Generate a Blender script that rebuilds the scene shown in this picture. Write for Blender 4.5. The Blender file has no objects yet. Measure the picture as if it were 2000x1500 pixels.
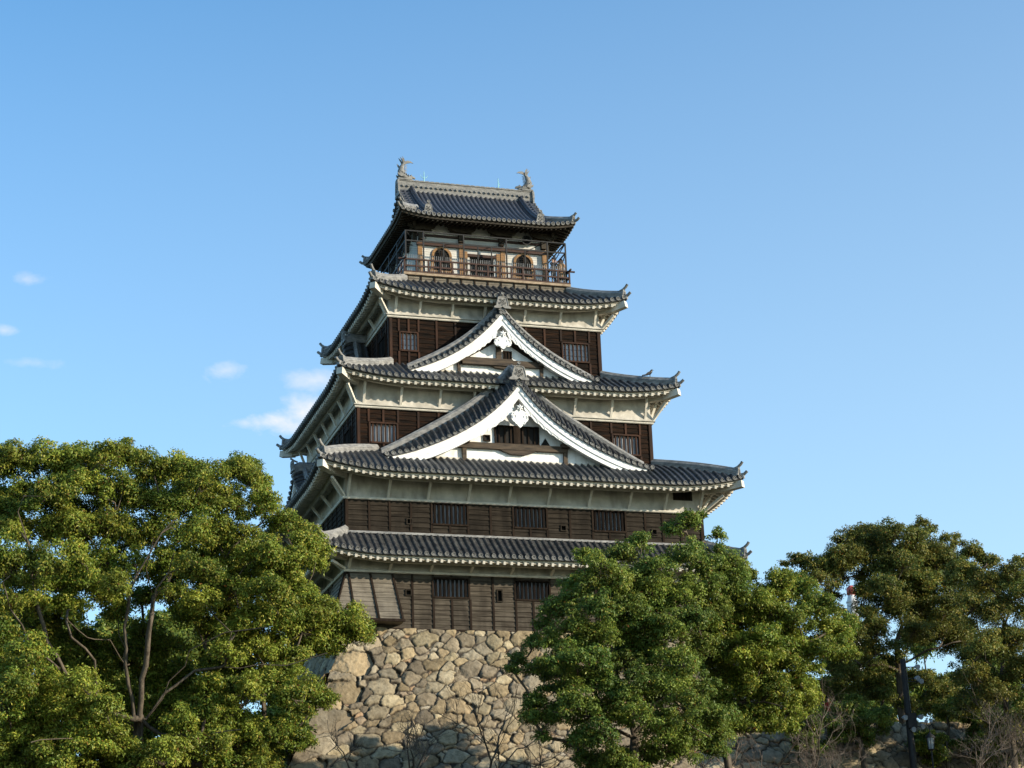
import bpy, math, random
import numpy as np
from mathutils import Vector, Matrix

SC = bpy.context.scene
COL = SC.collection
RND = random.Random(7)
NR = np.random.RandomState(11)

# ------------------------------------------------------------------ camera
CAM_POS = np.array([-38.445, -129.166, -25.051])
YAW, PITCH, ROLL, FPX = -0.308652, 0.317955, -0.0363435, 4013.25


def cam_axes():
    cy, sy = math.cos(YAW), math.sin(YAW)
    cp, sp = math.cos(PITCH), math.sin(PITCH)
    cr, sr = math.cos(ROLL), math.sin(ROLL)
    fwd = np.array([-sy * cp, cy * cp, sp])
    right = np.array([cy, sy, 0.0])
    up = np.cross(right, fwd)
    return cr * right + sr * up, -sr * right + cr * up, fwd


AX_R, AX_U, AX_F = cam_axes()
cd = bpy.data.cameras.new('camera')
cam = bpy.data.objects.new('camera', cd)
COL.objects.link(cam)
M = Matrix(((AX_R[0], AX_U[0], -AX_F[0], CAM_POS[0]),
            (AX_R[1], AX_U[1], -AX_F[1], CAM_POS[1]),
            (AX_R[2], AX_U[2], -AX_F[2], CAM_POS[2]),
            (0, 0, 0, 1)))
cam.matrix_world = M
cd.sensor_width = 36.0
cd.lens = FPX / 2000.0 * 36.0
cd.clip_start = 0.5
cd.clip_end = 6000
SC.camera = cam


def at(px, py, y):
    """the point of the photographed place seen at (px, py) that lies at depth y"""
    d = AX_F + (px - 1000) / FPX * AX_R - (py - 750) / FPX * AX_U
    t = (y - CAM_POS[1]) / d[1]
    return CAM_POS + t * d


# ------------------------------------------------------------------ light and sky
SUN_TO = Vector((1.33, -1.0, 0.53)).normalized()
w = bpy.data.worlds.new('World')
SC.world = w
w.use_nodes = True
wn, wl = w.node_tree.nodes, w.node_tree.links
wn.clear()
sky = wn.new('ShaderNodeTexSky')
sky.sky_type = 'NISHITA'
sky.sun_disc = False
sky.sun_elevation = math.asin(SUN_TO.z)
sky.sun_rotation = math.atan2(SUN_TO.x, SUN_TO.y)
sky.altitude = 0
sky.air_density = 1.0
sky.dust_density = 0.35
sky.ozone_density = 2.6
bg = wn.new('ShaderNodeBackground')
bg.inputs['Strength'].default_value = 0.15
out = wn.new('ShaderNodeOutputWorld')
tc = wn.new('ShaderNodeTexCoord')
cn = wn.new('ShaderNodeTexNoise')
cn.inputs['Scale'].default_value = 34.0
cn.inputs['Detail'].default_value = 9.0
cn.inputs['Distortion'].default_value = 0.2
cn.inputs['Roughness'].default_value = 0.62
cmap = wn.new('ShaderNodeMapping')
cmap.inputs['Scale'].default_value = (1, 1, 1.7)
wl.new(tc.outputs['Generated'], cmap.inputs['Vector'])
wl.new(cmap.outputs['Vector'], cn.inputs['Vector'])


def vm(op, a=None, b=None):
    n = wn.new('ShaderNodeVectorMath')
    n.operation = op
    for i, x in enumerate((a, b)):
        if x is None:
            continue
        if hasattr(x, 'links'):
            wl.new(x, n.inputs[i])
        else:
            n.inputs[i].default_value = x
    return n


def mm(op, a, b=None, clamp=False):
    n = wn.new('ShaderNodeMath')
    n.operation = op
    n.use_clamp = clamp
    for i, x in enumerate((a, b)):
        if x is None:
            continue
        if hasattr(x, 'links'):
            wl.new(x, n.inputs[i])
        else:
            n.inputs[i].default_value = x
    return n.outputs[0]


CLOUDS = [(440, 724, 58, 26, 0.62), (540, 822, 92, 28, 0.95), (592, 806, 62, 38, 0.95), (618, 742, 62, 24, 0.62),
          (52, 545, 40, 16, 0.45), (60, 708, 72, 14, 0.36), (8, 646, 25, 12, 0.45), (478, 826, 45, 16, 0.6)]
total = None
for (px, py, rx, ry, amp) in CLOUDS:
    d0 = AX_F + (px - 1000) / FPX * AX_R - (py - 750) / FPX * AX_U
    d0 = d0 / np.linalg.norm(d0)
    rt = np.cross(d0, (0, 0, 1)); rt /= np.linalg.norm(rt)
    upv = np.cross(rt, d0)
    df = vm('SUBTRACT', tc.outputs['Generated'], tuple(d0))
    a1 = vm('DOT_PRODUCT', df.outputs[0], tuple(rt * FPX / rx))
    a2 = vm('DOT_PRODUCT', df.outputs[0], tuple(upv * FPX / ry))
    r2 = mm('ADD', mm('MULTIPLY', a1.outputs['Value'], a1.outputs['Value']), mm('MULTIPLY', a2.outputs['Value'], a2.outputs['Value']))
    m = mm('SUBTRACT', 1.0, mm('SQRT', r2))
    m = mm('ADD', m, mm('MULTIPLY', mm('SUBTRACT', cn.outputs['Fac'], 0.50), 3.6))
    m = mm('MULTIPLY', mm('MULTIPLY', m, 0.75, True), amp)
    # only near the cloud itself
    m = mm('MULTIPLY', m, mm('SUBTRACT', 1.9, mm('SQRT', r2), True))
    total = m if total is None else mm('MAXIMUM', total, m)
cmix = wn.new('ShaderNodeMix')
cmix.data_type = 'RGBA'
wl.new(total, cmix.inputs['Factor'])
tint = wn.new('ShaderNodeMix')
tint.data_type = 'RGBA'
tint.blend_type = 'MULTIPLY'
tint.inputs['Factor'].default_value = 1.0
wl.new(sky.outputs['Color'], tint.inputs[6])
tint.inputs[7].default_value = (0.835, 1.165, 1.25, 1)
# thin haze: paler toward the horizon and toward the sun's side
sep = wn.new('ShaderNodeSeparateXYZ')
wl.new(tc.outputs['Generated'], sep.inputs[0])
hz = mm('MULTIPLY', mm('SUBTRACT', 0.47, sep.outputs['Z']), 0.85)
sd_ = vm('DOT_PRODUCT', tc.outputs['Generated'], (0.8, -0.6, 0.0))
hz = mm('ADD', hz, mm('MULTIPLY', mm('ADD', sd_.outputs['Value'], 0.52), 0.20))
hz = mm('MINIMUM', mm('MAXIMUM', hz, 0.0), 0.5)
hmix = wn.new('ShaderNodeMix')
hmix.data_type = 'RGBA'
wl.new(hz, hmix.inputs['Factor'])
wl.new(tint.outputs[2], hmix.inputs[6])
hmix.inputs[7].default_value = (4.1, 4.4, 4.25, 1)
wl.new(hmix.outputs[2], cmix.inputs[6])
cmix.inputs[7].default_value = (4.4, 4.35, 4.5, 1)
wl.new(cmix.outputs[2], bg.inputs['Color'])
wl.new(bg.outputs['Background'], out.inputs['Surface'])

sd = bpy.data.lights.new('sun', 'SUN')
sd.energy = 4.8
sd.angle = math.radians(0.5)
sd.color = (1.0, 0.88, 0.70)
sun = bpy.data.objects.new('sun', sd)
COL.objects.link(sun)
sun.location = (60, -60, 60)
sun.rotation_euler = SUN_TO.to_track_quat('Z', 'Y').to_euler()
SC.view_settings.view_transform = 'Standard'
SC.view_settings.look = 'None'
SC.view_settings.gamma = 1
SC.view_settings.exposure = 0.62
SC.cycles.max_bounces = 6
SC.cycles.transparent_max_bounces = 4


# ------------------------------------------------------------------ materials
def mat(name, c1, c2, scale=(1, 1, 1), nscale=3.0, rough=0.7, bump=0.0, bscale=None, spec=0.3, attr=None,
        streak=None, detail=5.0, lo=0.35, hi=0.65, metal=0.0, transl=0.0, fleck=None):
    m = bpy.data.materials.new(name)
    m.use_nodes = True
    n, l = m.node_tree.nodes, m.node_tree.links
    n.clear()
    o = n.new('ShaderNodeOutputMaterial')
    p = n.new('ShaderNodeBsdfPrincipled')
    p.inputs['Roughness'].default_value = rough
    p.inputs['Specular IOR Level'].default_value = spec
    p.inputs['Metallic'].default_value = metal
    t = n.new('ShaderNodeTexCoord')
    mp = n.new('ShaderNodeMapping')
    mp.inputs['Scale'].default_value = scale
    l.new(t.outputs['Object'], mp.inputs['Vector'])
    nz = n.new('ShaderNodeTexNoise')
    nz.inputs['Scale'].default_value = nscale
    nz.inputs['Detail'].default_value = detail
    nz.inputs['Roughness'].default_value = 0.65
    l.new(mp.outputs['Vector'], nz.inputs['Vector'])
    rp = n.new('ShaderNodeMapRange')
    rp.inputs['From Min'].default_value = lo
    rp.inputs['From Max'].default_value = hi
    l.new(nz.outputs['Fac'], rp.inputs['Value'])
    mx = n.new('ShaderNodeMix')
    mx.data_type = 'RGBA'
    mx.inputs[6].default_value = (*c1, 1)
    mx.inputs[7].default_value = (*c2, 1)
    l.new(rp.outputs['Result'], mx.inputs['Factor'])
    col = mx.outputs[2]
    if streak:                                   # (mapping scale, noise scale, colour, amount)
        sscale, sn, scol, amt = streak
        mp2 = n.new('ShaderNodeMapping')
        mp2.inputs['Scale'].default_value = sscale
        l.new(t.outputs['Object'], mp2.inputs['Vector'])
        n2 = n.new('ShaderNodeTexNoise')
        n2.inputs['Scale'].default_value = sn
        n2.inputs['Detail'].default_value = 6
        l.new(mp2.outputs['Vector'], n2.inputs['Vector'])
        r2 = n.new('ShaderNodeMapRange')
        r2.inputs['From Min'].default_value = 0.45
        r2.inputs['From Max'].default_value = 0.72
        r2.inputs['To Max'].default_value = amt
        l.new(n2.outputs['Fac'], r2.inputs['Value'])
        m2 = n.new('ShaderNodeMix')
        m2.data_type = 'RGBA'
        l.new(r2.outputs['Result'], m2.inputs['Factor'])
        l.new(col, m2.inputs[6])
        m2.inputs[7].default_value = (*scol, 1)
        col = m2.outputs[2]
    if attr:
        at_ = n.new('ShaderNodeAttribute')
        at_.attribute_name = attr
        m3 = n.new('ShaderNodeMix')
        m3.data_type = 'RGBA'
        m3.blend_type = 'MULTIPLY'
        m3.inputs['Factor'].default_value = 1.0
        l.new(at_.outputs['Color'], m3.inputs[6])
        l.new(col, m3.inputs[7])
        col = m3.outputs[2]
    l.new(col, p.inputs['Base Color'])
    if bump:
        nb = n.new('ShaderNodeTexNoise')
        nb.inputs['Scale'].default_value = bscale or nscale * 4
        nb.inputs['Detail'].default_value = 6
        l.new(mp.outputs['Vector'], nb.inputs['Vector'])
        b = n.new('ShaderNodeBump')
        b.inputs['Strength'].default_value = bump
        b.inputs['Distance'].default_value = 0.05
        l.new(nb.outputs['Fac'], b.inputs['Height'])
        l.new(b.outputs['Normal'], p.inputs['Normal'])
    if transl:
        tr = n.new('ShaderNodeBsdfTranslucent')
        l.new(col, tr.inputs['Color'])
        ms = n.new('ShaderNodeMixShader')
        ms.inputs['Fac'].default_value = transl
        l.new(p.outputs[0], ms.inputs[1])
        l.new(tr.outputs[0], ms.inputs[2])
        l.new(ms.outputs[0], o.inputs['Surface'])
    else:
        l.new(p.outputs[0], o.inputs['Surface'])
    return m


MT = {}
MT['tile'] = mat('roof_tile', (0.013, 0.013, 0.015), (0.048, 0.048, 0.050), (1, 1, 1), 1.2, 0.45, 0.25, 9, 0.35, detail=9.0,
                 streak=((1, 1, 1), 5.0, (0.12, 0.12, 0.105), 0.6))
MT['tile_top'] = mat('sky_tinted_tile', (0.023, 0.026, 0.034), (0.050, 0.054, 0.066), (1, 1, 1), 2.2, 0.36, 0.2, 9, 0.45,
                     streak=((1, 1, 1), 7.0, (0.11, 0.11, 0.12), 0.35))  # bluish cast paints the reflected sky into the tile colour
MT['ridge'] = mat('ridge_tile', (0.11, 0.11, 0.11), (0.27, 0.265, 0.25), (1, 1, 2.2), 2.5, 0.5, 0.3, 8, 0.4)
MT['ridge_light'] = mat('weathered_ridge', (0.12, 0.118, 0.112), (0.24, 0.232, 0.212), (1, 1, 2.2), 2.5, 0.6, 0.3, 8, 0.3)
MT['tile_end'] = mat('tile_end', (0.12, 0.118, 0.11), (0.25, 0.24, 0.22), (1, 1, 1), 4, 0.6, 0.2, 20, 0.4)
MT['plaster'] = mat('cream_plaster', (0.385, 0.36, 0.31), (0.565, 0.53, 0.465), (1, 1, 1.6), 0.7, 0.85, 0.1, 9, 0.2,
                    streak=((1.6, 1.6, 0.6), 1.2, (0.25, 0.235, 0.20), 0.8))
MT['eave'] = mat('eave_plaster', (0.50, 0.465, 0.395), (0.67, 0.625, 0.54), (1, 1, 1), 1.3, 0.85, 0.1, 9, 0.2,
                 streak=((1, 1, 1), 2.5, (0.36, 0.335, 0.28), 0.5))
MT['soffit'] = mat('shade_dark_soffit', (0.045, 0.041, 0.034), (0.085, 0.078, 0.065), (1, 1, 1), 1.3, 0.9)  # darkened so the colour itself carries the shade between the rafters
MT['white'] = mat('white_plaster', (0.76, 0.755, 0.735), (0.86, 0.86, 0.84), (1, 1, 1), 1.1, 0.8, 0.06, 9, 0.2,
                  streak=((2.6, 2.6, 0.5), 1.5, (0.50, 0.49, 0.455), 0.6))
MT['wood'] = mat('weathered_board', (0.013, 0.0103, 0.0078), (0.042, 0.034, 0.0255), (0.35, 0.35, 4.0), 1.5, 0.85, 0.35, 14, 0.08,
                 streak=((1.4, 1.4, 0.22), 1.3, (0.011, 0.009, 0.007), 0.85))
MT['wood_red'] = mat('red_brown_board', (0.0036, 0.0027, 0.0022), (0.0125, 0.0078, 0.0052), (0.35, 0.35, 4.0), 1.6, 0.8, 0.45, 14, 0.08,
                     streak=((0.6, 0.6, 5.0), 1.6, (0.055, 0.024, 0.011), 0.45))
MT['wood_grey'] = mat('grey_board', (0.10, 0.086, 0.066), (0.21, 0.182, 0.142), (0.35, 0.35, 4.0), 2.0, 0.8, 0.35, 14, 0.2,
                      streak=((1.2, 1.2, 0.3), 1.6, (0.07, 0.058, 0.046), 0.6))
MT['wood_low'] = mat('pale_weathered_board', (0.034, 0.027, 0.020), (0.105, 0.088, 0.067), (0.35, 0.35, 4.0), 1.5, 0.85, 0.35, 14, 0.1,
                      streak=((1.4, 1.4, 0.26), 1.3, (0.027, 0.022, 0.017), 0.75))
MT['gallery'] = mat('shade_grey_plaster', (0.46, 0.45, 0.42), (0.62, 0.61, 0.57), (1, 1, 1), 1.1, 0.85)  # white plaster greyed to put the shade under the eaves into its colour
MT['post'] = mat('dark_post', (0.015, 0.0108, 0.0080), (0.030, 0.021, 0.0155), (2, 2, 0.4), 2.0, 0.9, 0.3, 14, 0.06)
MT['post_red'] = mat('red_post', (0.014, 0.0085, 0.0062), (0.052, 0.0225, 0.0120), (2, 2, 0.4), 1.2, 0.7, 0.3, 14, 0.15)
MT['beam'] = mat('brown_beam', (0.028, 0.022, 0.017), (0.092, 0.066, 0.043), (0.5, 2, 4), 1.6, 0.7, 0.3, 10, 0.2)
MT['rail'] = mat('red_brown_rail', (0.026, 0.0125, 0.0085), (0.056, 0.024, 0.0155), (0.5, 0.5, 3), 3, 0.55, 0.2, 12, 0.25)
MT['deck'] = mat('deck_edge', (0.18, 0.13, 0.085), (0.38, 0.29, 0.195), (1, 1, 3), 2.4, 0.7, 0.2, 12, 0.25)
MT['column'] = mat('honey_column', (0.15, 0.078, 0.028), (0.28, 0.15, 0.052), (3, 3, 0.6), 2.0, 0.55, 0.2, 10, 0.35)
MT['metal'] = mat('dark_metal', (0.010, 0.010, 0.0105), (0.022, 0.022, 0.022), (1, 1, 1), 5, 0.6, 0, None, 0.3)
MT['verdigris'] = mat('verdigris', (0.25, 0.50, 0.46), (0.33, 0.60, 0.54), (1, 1, 1), 5, 0.6)
MT['dark'] = mat('dark_interior', (0.010, 0.009, 0.008), (0.016, 0.014, 0.012), (1, 1, 1), 3, 0.9)
MT['eave_dark'] = mat('dark_eave_wood', (0.022, 0.018, 0.013), (0.05, 0.04, 0.028), (1, 1, 1), 3, 0.8)
MT['pane'] = mat('grey_pane', (0.22, 0.22, 0.225), (0.62, 0.62, 0.63), (6, 6, 0.3), 2.2, 0.35, 0, None, 0.5, lo=.42, hi=.6)
MT['bar'] = mat('window_bar_wood', (0.006, 0.0048, 0.004), (0.014, 0.010, 0.008), (2, 2, 0.4), 2.0, 0.9, 0, None, 0.06)
MT['wire'] = mat('glint_wire', (0.30, 0.30, 0.30), (0.45, 0.45, 0.45), (1, 1, 1), 5, 0.4, 0, None, 0.5)  # pale grey paints the sun's glint onto the upright wires
MT['curtain'] = mat('white_curtain', (0.40, 0.40, 0.41), (0.66, 0.66, 0.67), (7, 7, 0.2), 1.6, 0.6)
MT['stone'] = mat('stone', (0.60, 0.58, 0.55), (1.0, 1.0, 1.0), (1, 1, 1), 1.9, 0.9, 1.0, 6.0, 0.2, attr='tint',
                  streak=((1, 1, 1), 4.0, (0.42, 0.41, 0.38), 0.75))
MT['leaf'] = mat('leaf', (0.85, 0.85, 0.85), (1, 1, 1), (1, 1, 1), 0.5, 0.5, 0, None, 0.25, attr='tint', transl=0.35)
MT['bark'] = mat('bark', (0.045, 0.036, 0.026), (0.13, 0.105, 0.078), (3, 3, 0.7), 2.0, 0.9, 0.7, 7, 0.2)
MT['twig'] = mat('dry_twig', (0.10, 0.078, 0.06), (0.19, 0.15, 0.12), (1, 1, 1), 2.0, 0.85)
MT['earth'] = mat('dry_earth', (0.14, 0.11, 0.07), (0.25, 0.20, 0.13), (1, 1, 1), 0.6, 0.95, 0.5, 4)
MT['ground'] = mat('mossy_ground', (0.045, 0.052, 0.022), (0.10, 0.085, 0.05), (1, 1, 1), 0.4, 0.95, 0.5, 4)


# ------------------------------------------------------------------ mesh helpers
class MB:
    def __init__(self):
        self.v, self.f, self.s, self.m = [], [], [], []

    def add(self, vs, fs, smooth=False, mi=0):
        b = len(self.v)
        self.v.extend([tuple(p) for p in vs])
        for f in fs:
            self.f.append(tuple(i + b for i in f))
            self.s.append(smooth)
            self.m.append(mi)

    def hexa(self, p, mi=0):
        """eight corners: bottom ring 0-3, top ring 4-7"""
        self.add(p, [(0, 3, 2, 1), (4, 5, 6, 7), (0, 1, 5, 4), (1, 2, 6, 5), (2, 3, 7, 6), (3, 0, 4, 7)], mi=mi)

    def box(self, x0, x1, y0, y1, z0, z1, mi=0):
        self.hexa([(x0, y0, z0), (x1, y0, z0), (x1, y1, z0), (x0, y1, z0), (x0, y0, z1), (x1, y0, z1), (x1, y1, z1), (x0, y1, z1)], mi)

    def beam(self, a, b, wd, ht, up=(0, 0, 1), mi=0):
        a, b = np.array(a, float), np.array(b, float)
        d = b - a
        d /= np.linalg.norm(d) + 1e-9
        s = np.cross(d, up)
        if np.linalg.norm(s) < 1e-4:
            s = np.array([1.0, 0, 0])
        s = s / np.linalg.norm(s) * wd / 2
        u = np.cross(s, d)
        u = u / np.linalg.norm(u) * ht / 2
        self.hexa([a - s - u, a + s - u, b + s - u, b - s - u, a - s + u, a + s + u, b + s + u, b - s + u], mi)

    def tube(self, path, rad, n=8, cap=True, smooth=True, mi=0):
        path = [np.array(p, float) for p in path]
        if not hasattr(rad, '__len__'):
            rad = [rad] * len(path)
        vs, fs = [], []
        ref = np.array([0.13, 0.31, 0.94])
        for i, p in enumerate(path):
            d = path[min(i + 1, len(path) - 1)] - path[max(i - 1, 0)]
            d = d / (np.linalg.norm(d) + 1e-9)
            s = np.cross(d, ref)
            if np.linalg.norm(s) < 0.05:
                s = np.cross(d, (1, 0, 0))
            s /= np.linalg.norm(s)
            u = np.cross(s, d)
            for k in range(n):
                a = 2 * math.pi * k / n
                vs.append(p + rad[i] * (math.cos(a) * s + math.sin(a) * u))
        for i in range(len(path) - 1):
            for k in range(n):
                k2 = (k + 1) % n
                fs.append((i * n + k, i * n + k2, (i + 1) * n + k2, (i + 1) * n + k))
        self.add(vs, fs, smooth, mi)
        if cap:
            b = len(vs)
            self.add(vs[:n], [tuple(range(n))][::-1], False, mi)
            self.add(vs[b - n:], [tuple(range(n))], False, mi)

    def half(self, path, lat, r, n=6, lift=0.0):
        """half-round roll along path, lat = sideways direction"""
        lat = np.array(lat, float)
        if not hasattr(r, '__len__'):
            r = [r] * len(path)
        vs, fs = [], []
        for i, p in enumerate(path):
            d = path[min(i + 1, len(path) - 1)] - path[max(i - 1, 0)]
            d = d / (np.linalg.norm(d) + 1e-9)
            u = np.cross(lat, d)
            u /= np.linalg.norm(u) + 1e-9
            if u[2] < 0:
                u = -u
            for k in range(n):
                a = math.pi * k / (n - 1)
                vs.append(p + lat * r[i] * math.cos(a) + u * (r[i] * math.sin(a) + lift))
        for i in range(len(path) - 1):
            for k in range(n - 1):
                fs.append((i * n + k, i * n + k + 1, (i + 1) * n + k + 1, (i + 1) * n + k))
        self.add(vs, fs, True)

    def disc(self, c, nrm, r, th, n=10, mi=0):
        """round tile end: a raised rim round a sunk face with a boss"""
        c, nrm = np.array(c, float), np.array(nrm, float)
        nrm = nrm / np.linalg.norm(nrm)
        s = np.cross(nrm, (0, 0, 1.0))
        if np.linalg.norm(s) < 0.05:
            s = np.array([1.0, 0, 0])
        s /= np.linalg.norm(s)
        u = np.cross(s, nrm)
        rings = [(r, -th), (r, 0.0), (r * 0.72, 0.0), (r * 0.66, -0.035), (r * 0.34, -0.035), (r * 0.28, -0.005)]
        vs, fs = [], []
        for rr, o in rings:
            for k in range(n):
                a = 2 * math.pi * k / n
                vs.append(c + nrm * o + rr * (math.cos(a) * s + math.sin(a) * u))
        for i in range(len(rings) - 1):
            for k in range(n):
                k2 = (k + 1) % n
                fs.append((i * n + k, (i + 1) * n + k, (i + 1) * n + k2, i * n + k2))
        fs.append(tuple((len(rings) - 1) * n + k for k in range(n)))
        self.add(vs, fs, False, mi)

    def grid(self, P, smooth=False, mi=0, flip=False):
        """P[i][j] points"""
        h, wd = len(P), len(P[0])
        vs = [p for row in P for p in row]
        fs = []
        for i in range(h - 1):
            for j in range(wd - 1):
                q = (i * wd + j, i * wd + j + 1, (i + 1) * wd + j + 1, (i + 1) * wd + j)
                fs.append(q[::-1] if flip else q)
        self.add(vs, fs, smooth, mi)

    def sweep(self, path, prof, lat_fn, mi=0, cap=True, smooth=False):
        """closed profile [(sideways, up)] carried along path; lat_fn(i) gives the sideways direction, up is +z"""
        n = len(prof)
        vs, fs = [], []
        for i, p in enumerate(path):
            la = np.array(lat_fn(i), float)
            for (a, b) in prof:
                vs.append(np.array(p) + la * a + np.array((0, 0, b)))
        for i in range(len(path) - 1):
            for k in range(n):
                k2 = (k + 1) % n
                fs.append((i * n + k, i * n + k2, (i + 1) * n + k2, (i + 1) * n + k))
        self.add(vs, fs, smooth, mi)
        if cap:
            b = len(path) * n
            self.add(vs[:n], [tuple(range(n))], False, mi)
            self.add(vs[b - n:], [tuple(range(n))[::-1]], False, mi)

    def plate(self, outline, o, e1, e2, th, mi=0):
        """flat outline [(a, b)] in the plane o + a*e1 + b*e2, given a real thickness"""
        o, e1, e2 = np.array(o, float), np.array(e1, float), np.array(e2, float)
        nn = np.cross(e1, e2)
        n = len(outline)
        fr = [o + a * e1 + b * e2 + nn * th / 2 for a, b in outline]
        bk = [o + a * e1 + b * e2 - nn * th / 2 for a, b in outline]
        fs = [tuple(range(n)), tuple(range(2 * n - 1, n - 1, -1))]
        for k in range(n):
            k2 = (k + 1) % n
            fs.append((k2, k, n + k, n + k2))
        self.add(fr + bk, fs, False, mi)

    def build(self, name, mats, parent=None):
        if not isinstance(mats, (list, tuple)):
            mats = [mats]
        me = bpy.data.meshes.new(name)
        me.from_pydata(self.v, [], self.f)
        for m in mats:
            me.materials.append(m)
        me.polygons.foreach_set('use_smooth', self.s)
        if len(mats) > 1:
            me.polygons.foreach_set('material_index', self.m)
        me.update()
        return link(name, me, parent)


def link(name, me, parent=None):
    o = bpy.data.objects.new(name, me)
    COL.objects.link(o)
    if parent is not None:
        o.parent = parent
        if parent.type == 'EMPTY':
            o.location = -parent.location
    return o


def np_mesh(name, V, F, m, parent=None, tint=None, smooth=False):
    me = bpy.data.meshes.new(name)
    k = F.shape[1]
    me.vertices.add(len(V))
    me.vertices.foreach_set('co', np.asarray(V, np.float32).ravel())
    me.loops.add(len(F) * k)
    me.loops.foreach_set('vertex_index', np.asarray(F, np.int32).ravel())
    me.polygons.add(len(F))
    me.polygons.foreach_set('loop_start', np.arange(0, len(F) * k, k, dtype=np.int32))
    me.polygons.foreach_set('loop_total', np.full(len(F), k, np.int32))
    if smooth:
        me.polygons.foreach_set('use_smooth', np.ones(len(F), bool))
    me.materials.append(m)
    if tint is not None:
        a = me.color_attributes.new('tint', 'FLOAT_COLOR', 'POINT')
        c = np.ones((len(V), 4), np.float32)
        c[:, :3] = tint
        a.data.foreach_set('color', c.ravel())
    me.update(calc_edges=True)
    me.validate()
    return link(name, me, parent)


def thing(name, label, cat, loc=(0, 0, 0), group=None):
    o = bpy.data.objects.new(name, None)
    COL.objects.link(o)
    o.location = loc
    o['label'] = label
    o['category'] = cat
    if group:
        o['group'] = group
    return o


def tag(o, label=None, cat=None, group=None, kind=None):
    if label: o['label'] = label
    if cat: o['category'] = cat
    if group: o['group'] = group
    if kind: o['kind'] = kind
    return o
# ------------------------------------------------------------------ the castle keep
KEEP = thing('castle_keep', 'five storey castle keep of dark boards and white gables on the stone wall', 'castle', (0, 0, 0))
SIDES = {'front': ((1, 0), (0, -1)), 'right': ((0, 1), (1, 0)), 'back': ((-1, 0), (0, 1)), 'left': ((0, -1), (-1, 0))}


class Frame:
    """local axes of one side of a storey: t along it, n outward from the centre"""

    def __init__(self, side, c, a, b):
        self.side = side
        self.et, self.en = np.array((*SIDES[side][0], 0.0)), np.array((*SIDES[side][1], 0.0))
        self.c = np.array((c[0], c[1], 0.0))
        self.L, self.N = (a, b) if side in ('front', 'back') else (b, a)

    def P(self, t, n, z):
        return self.c + self.et * t + self.en * n + np.array((0, 0, z))

    def box(self, mb, t0, t1, n0, n1, z0, z1, mi=0):
        q = [self.P(t, n, z) for z in (z0, z1) for (t, n) in ((t0, n1), (t1, n1), (t1, n0), (t0, n0))]
        mb.hexa(q, mi)


RAFTERS_LEFT = [100]


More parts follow.
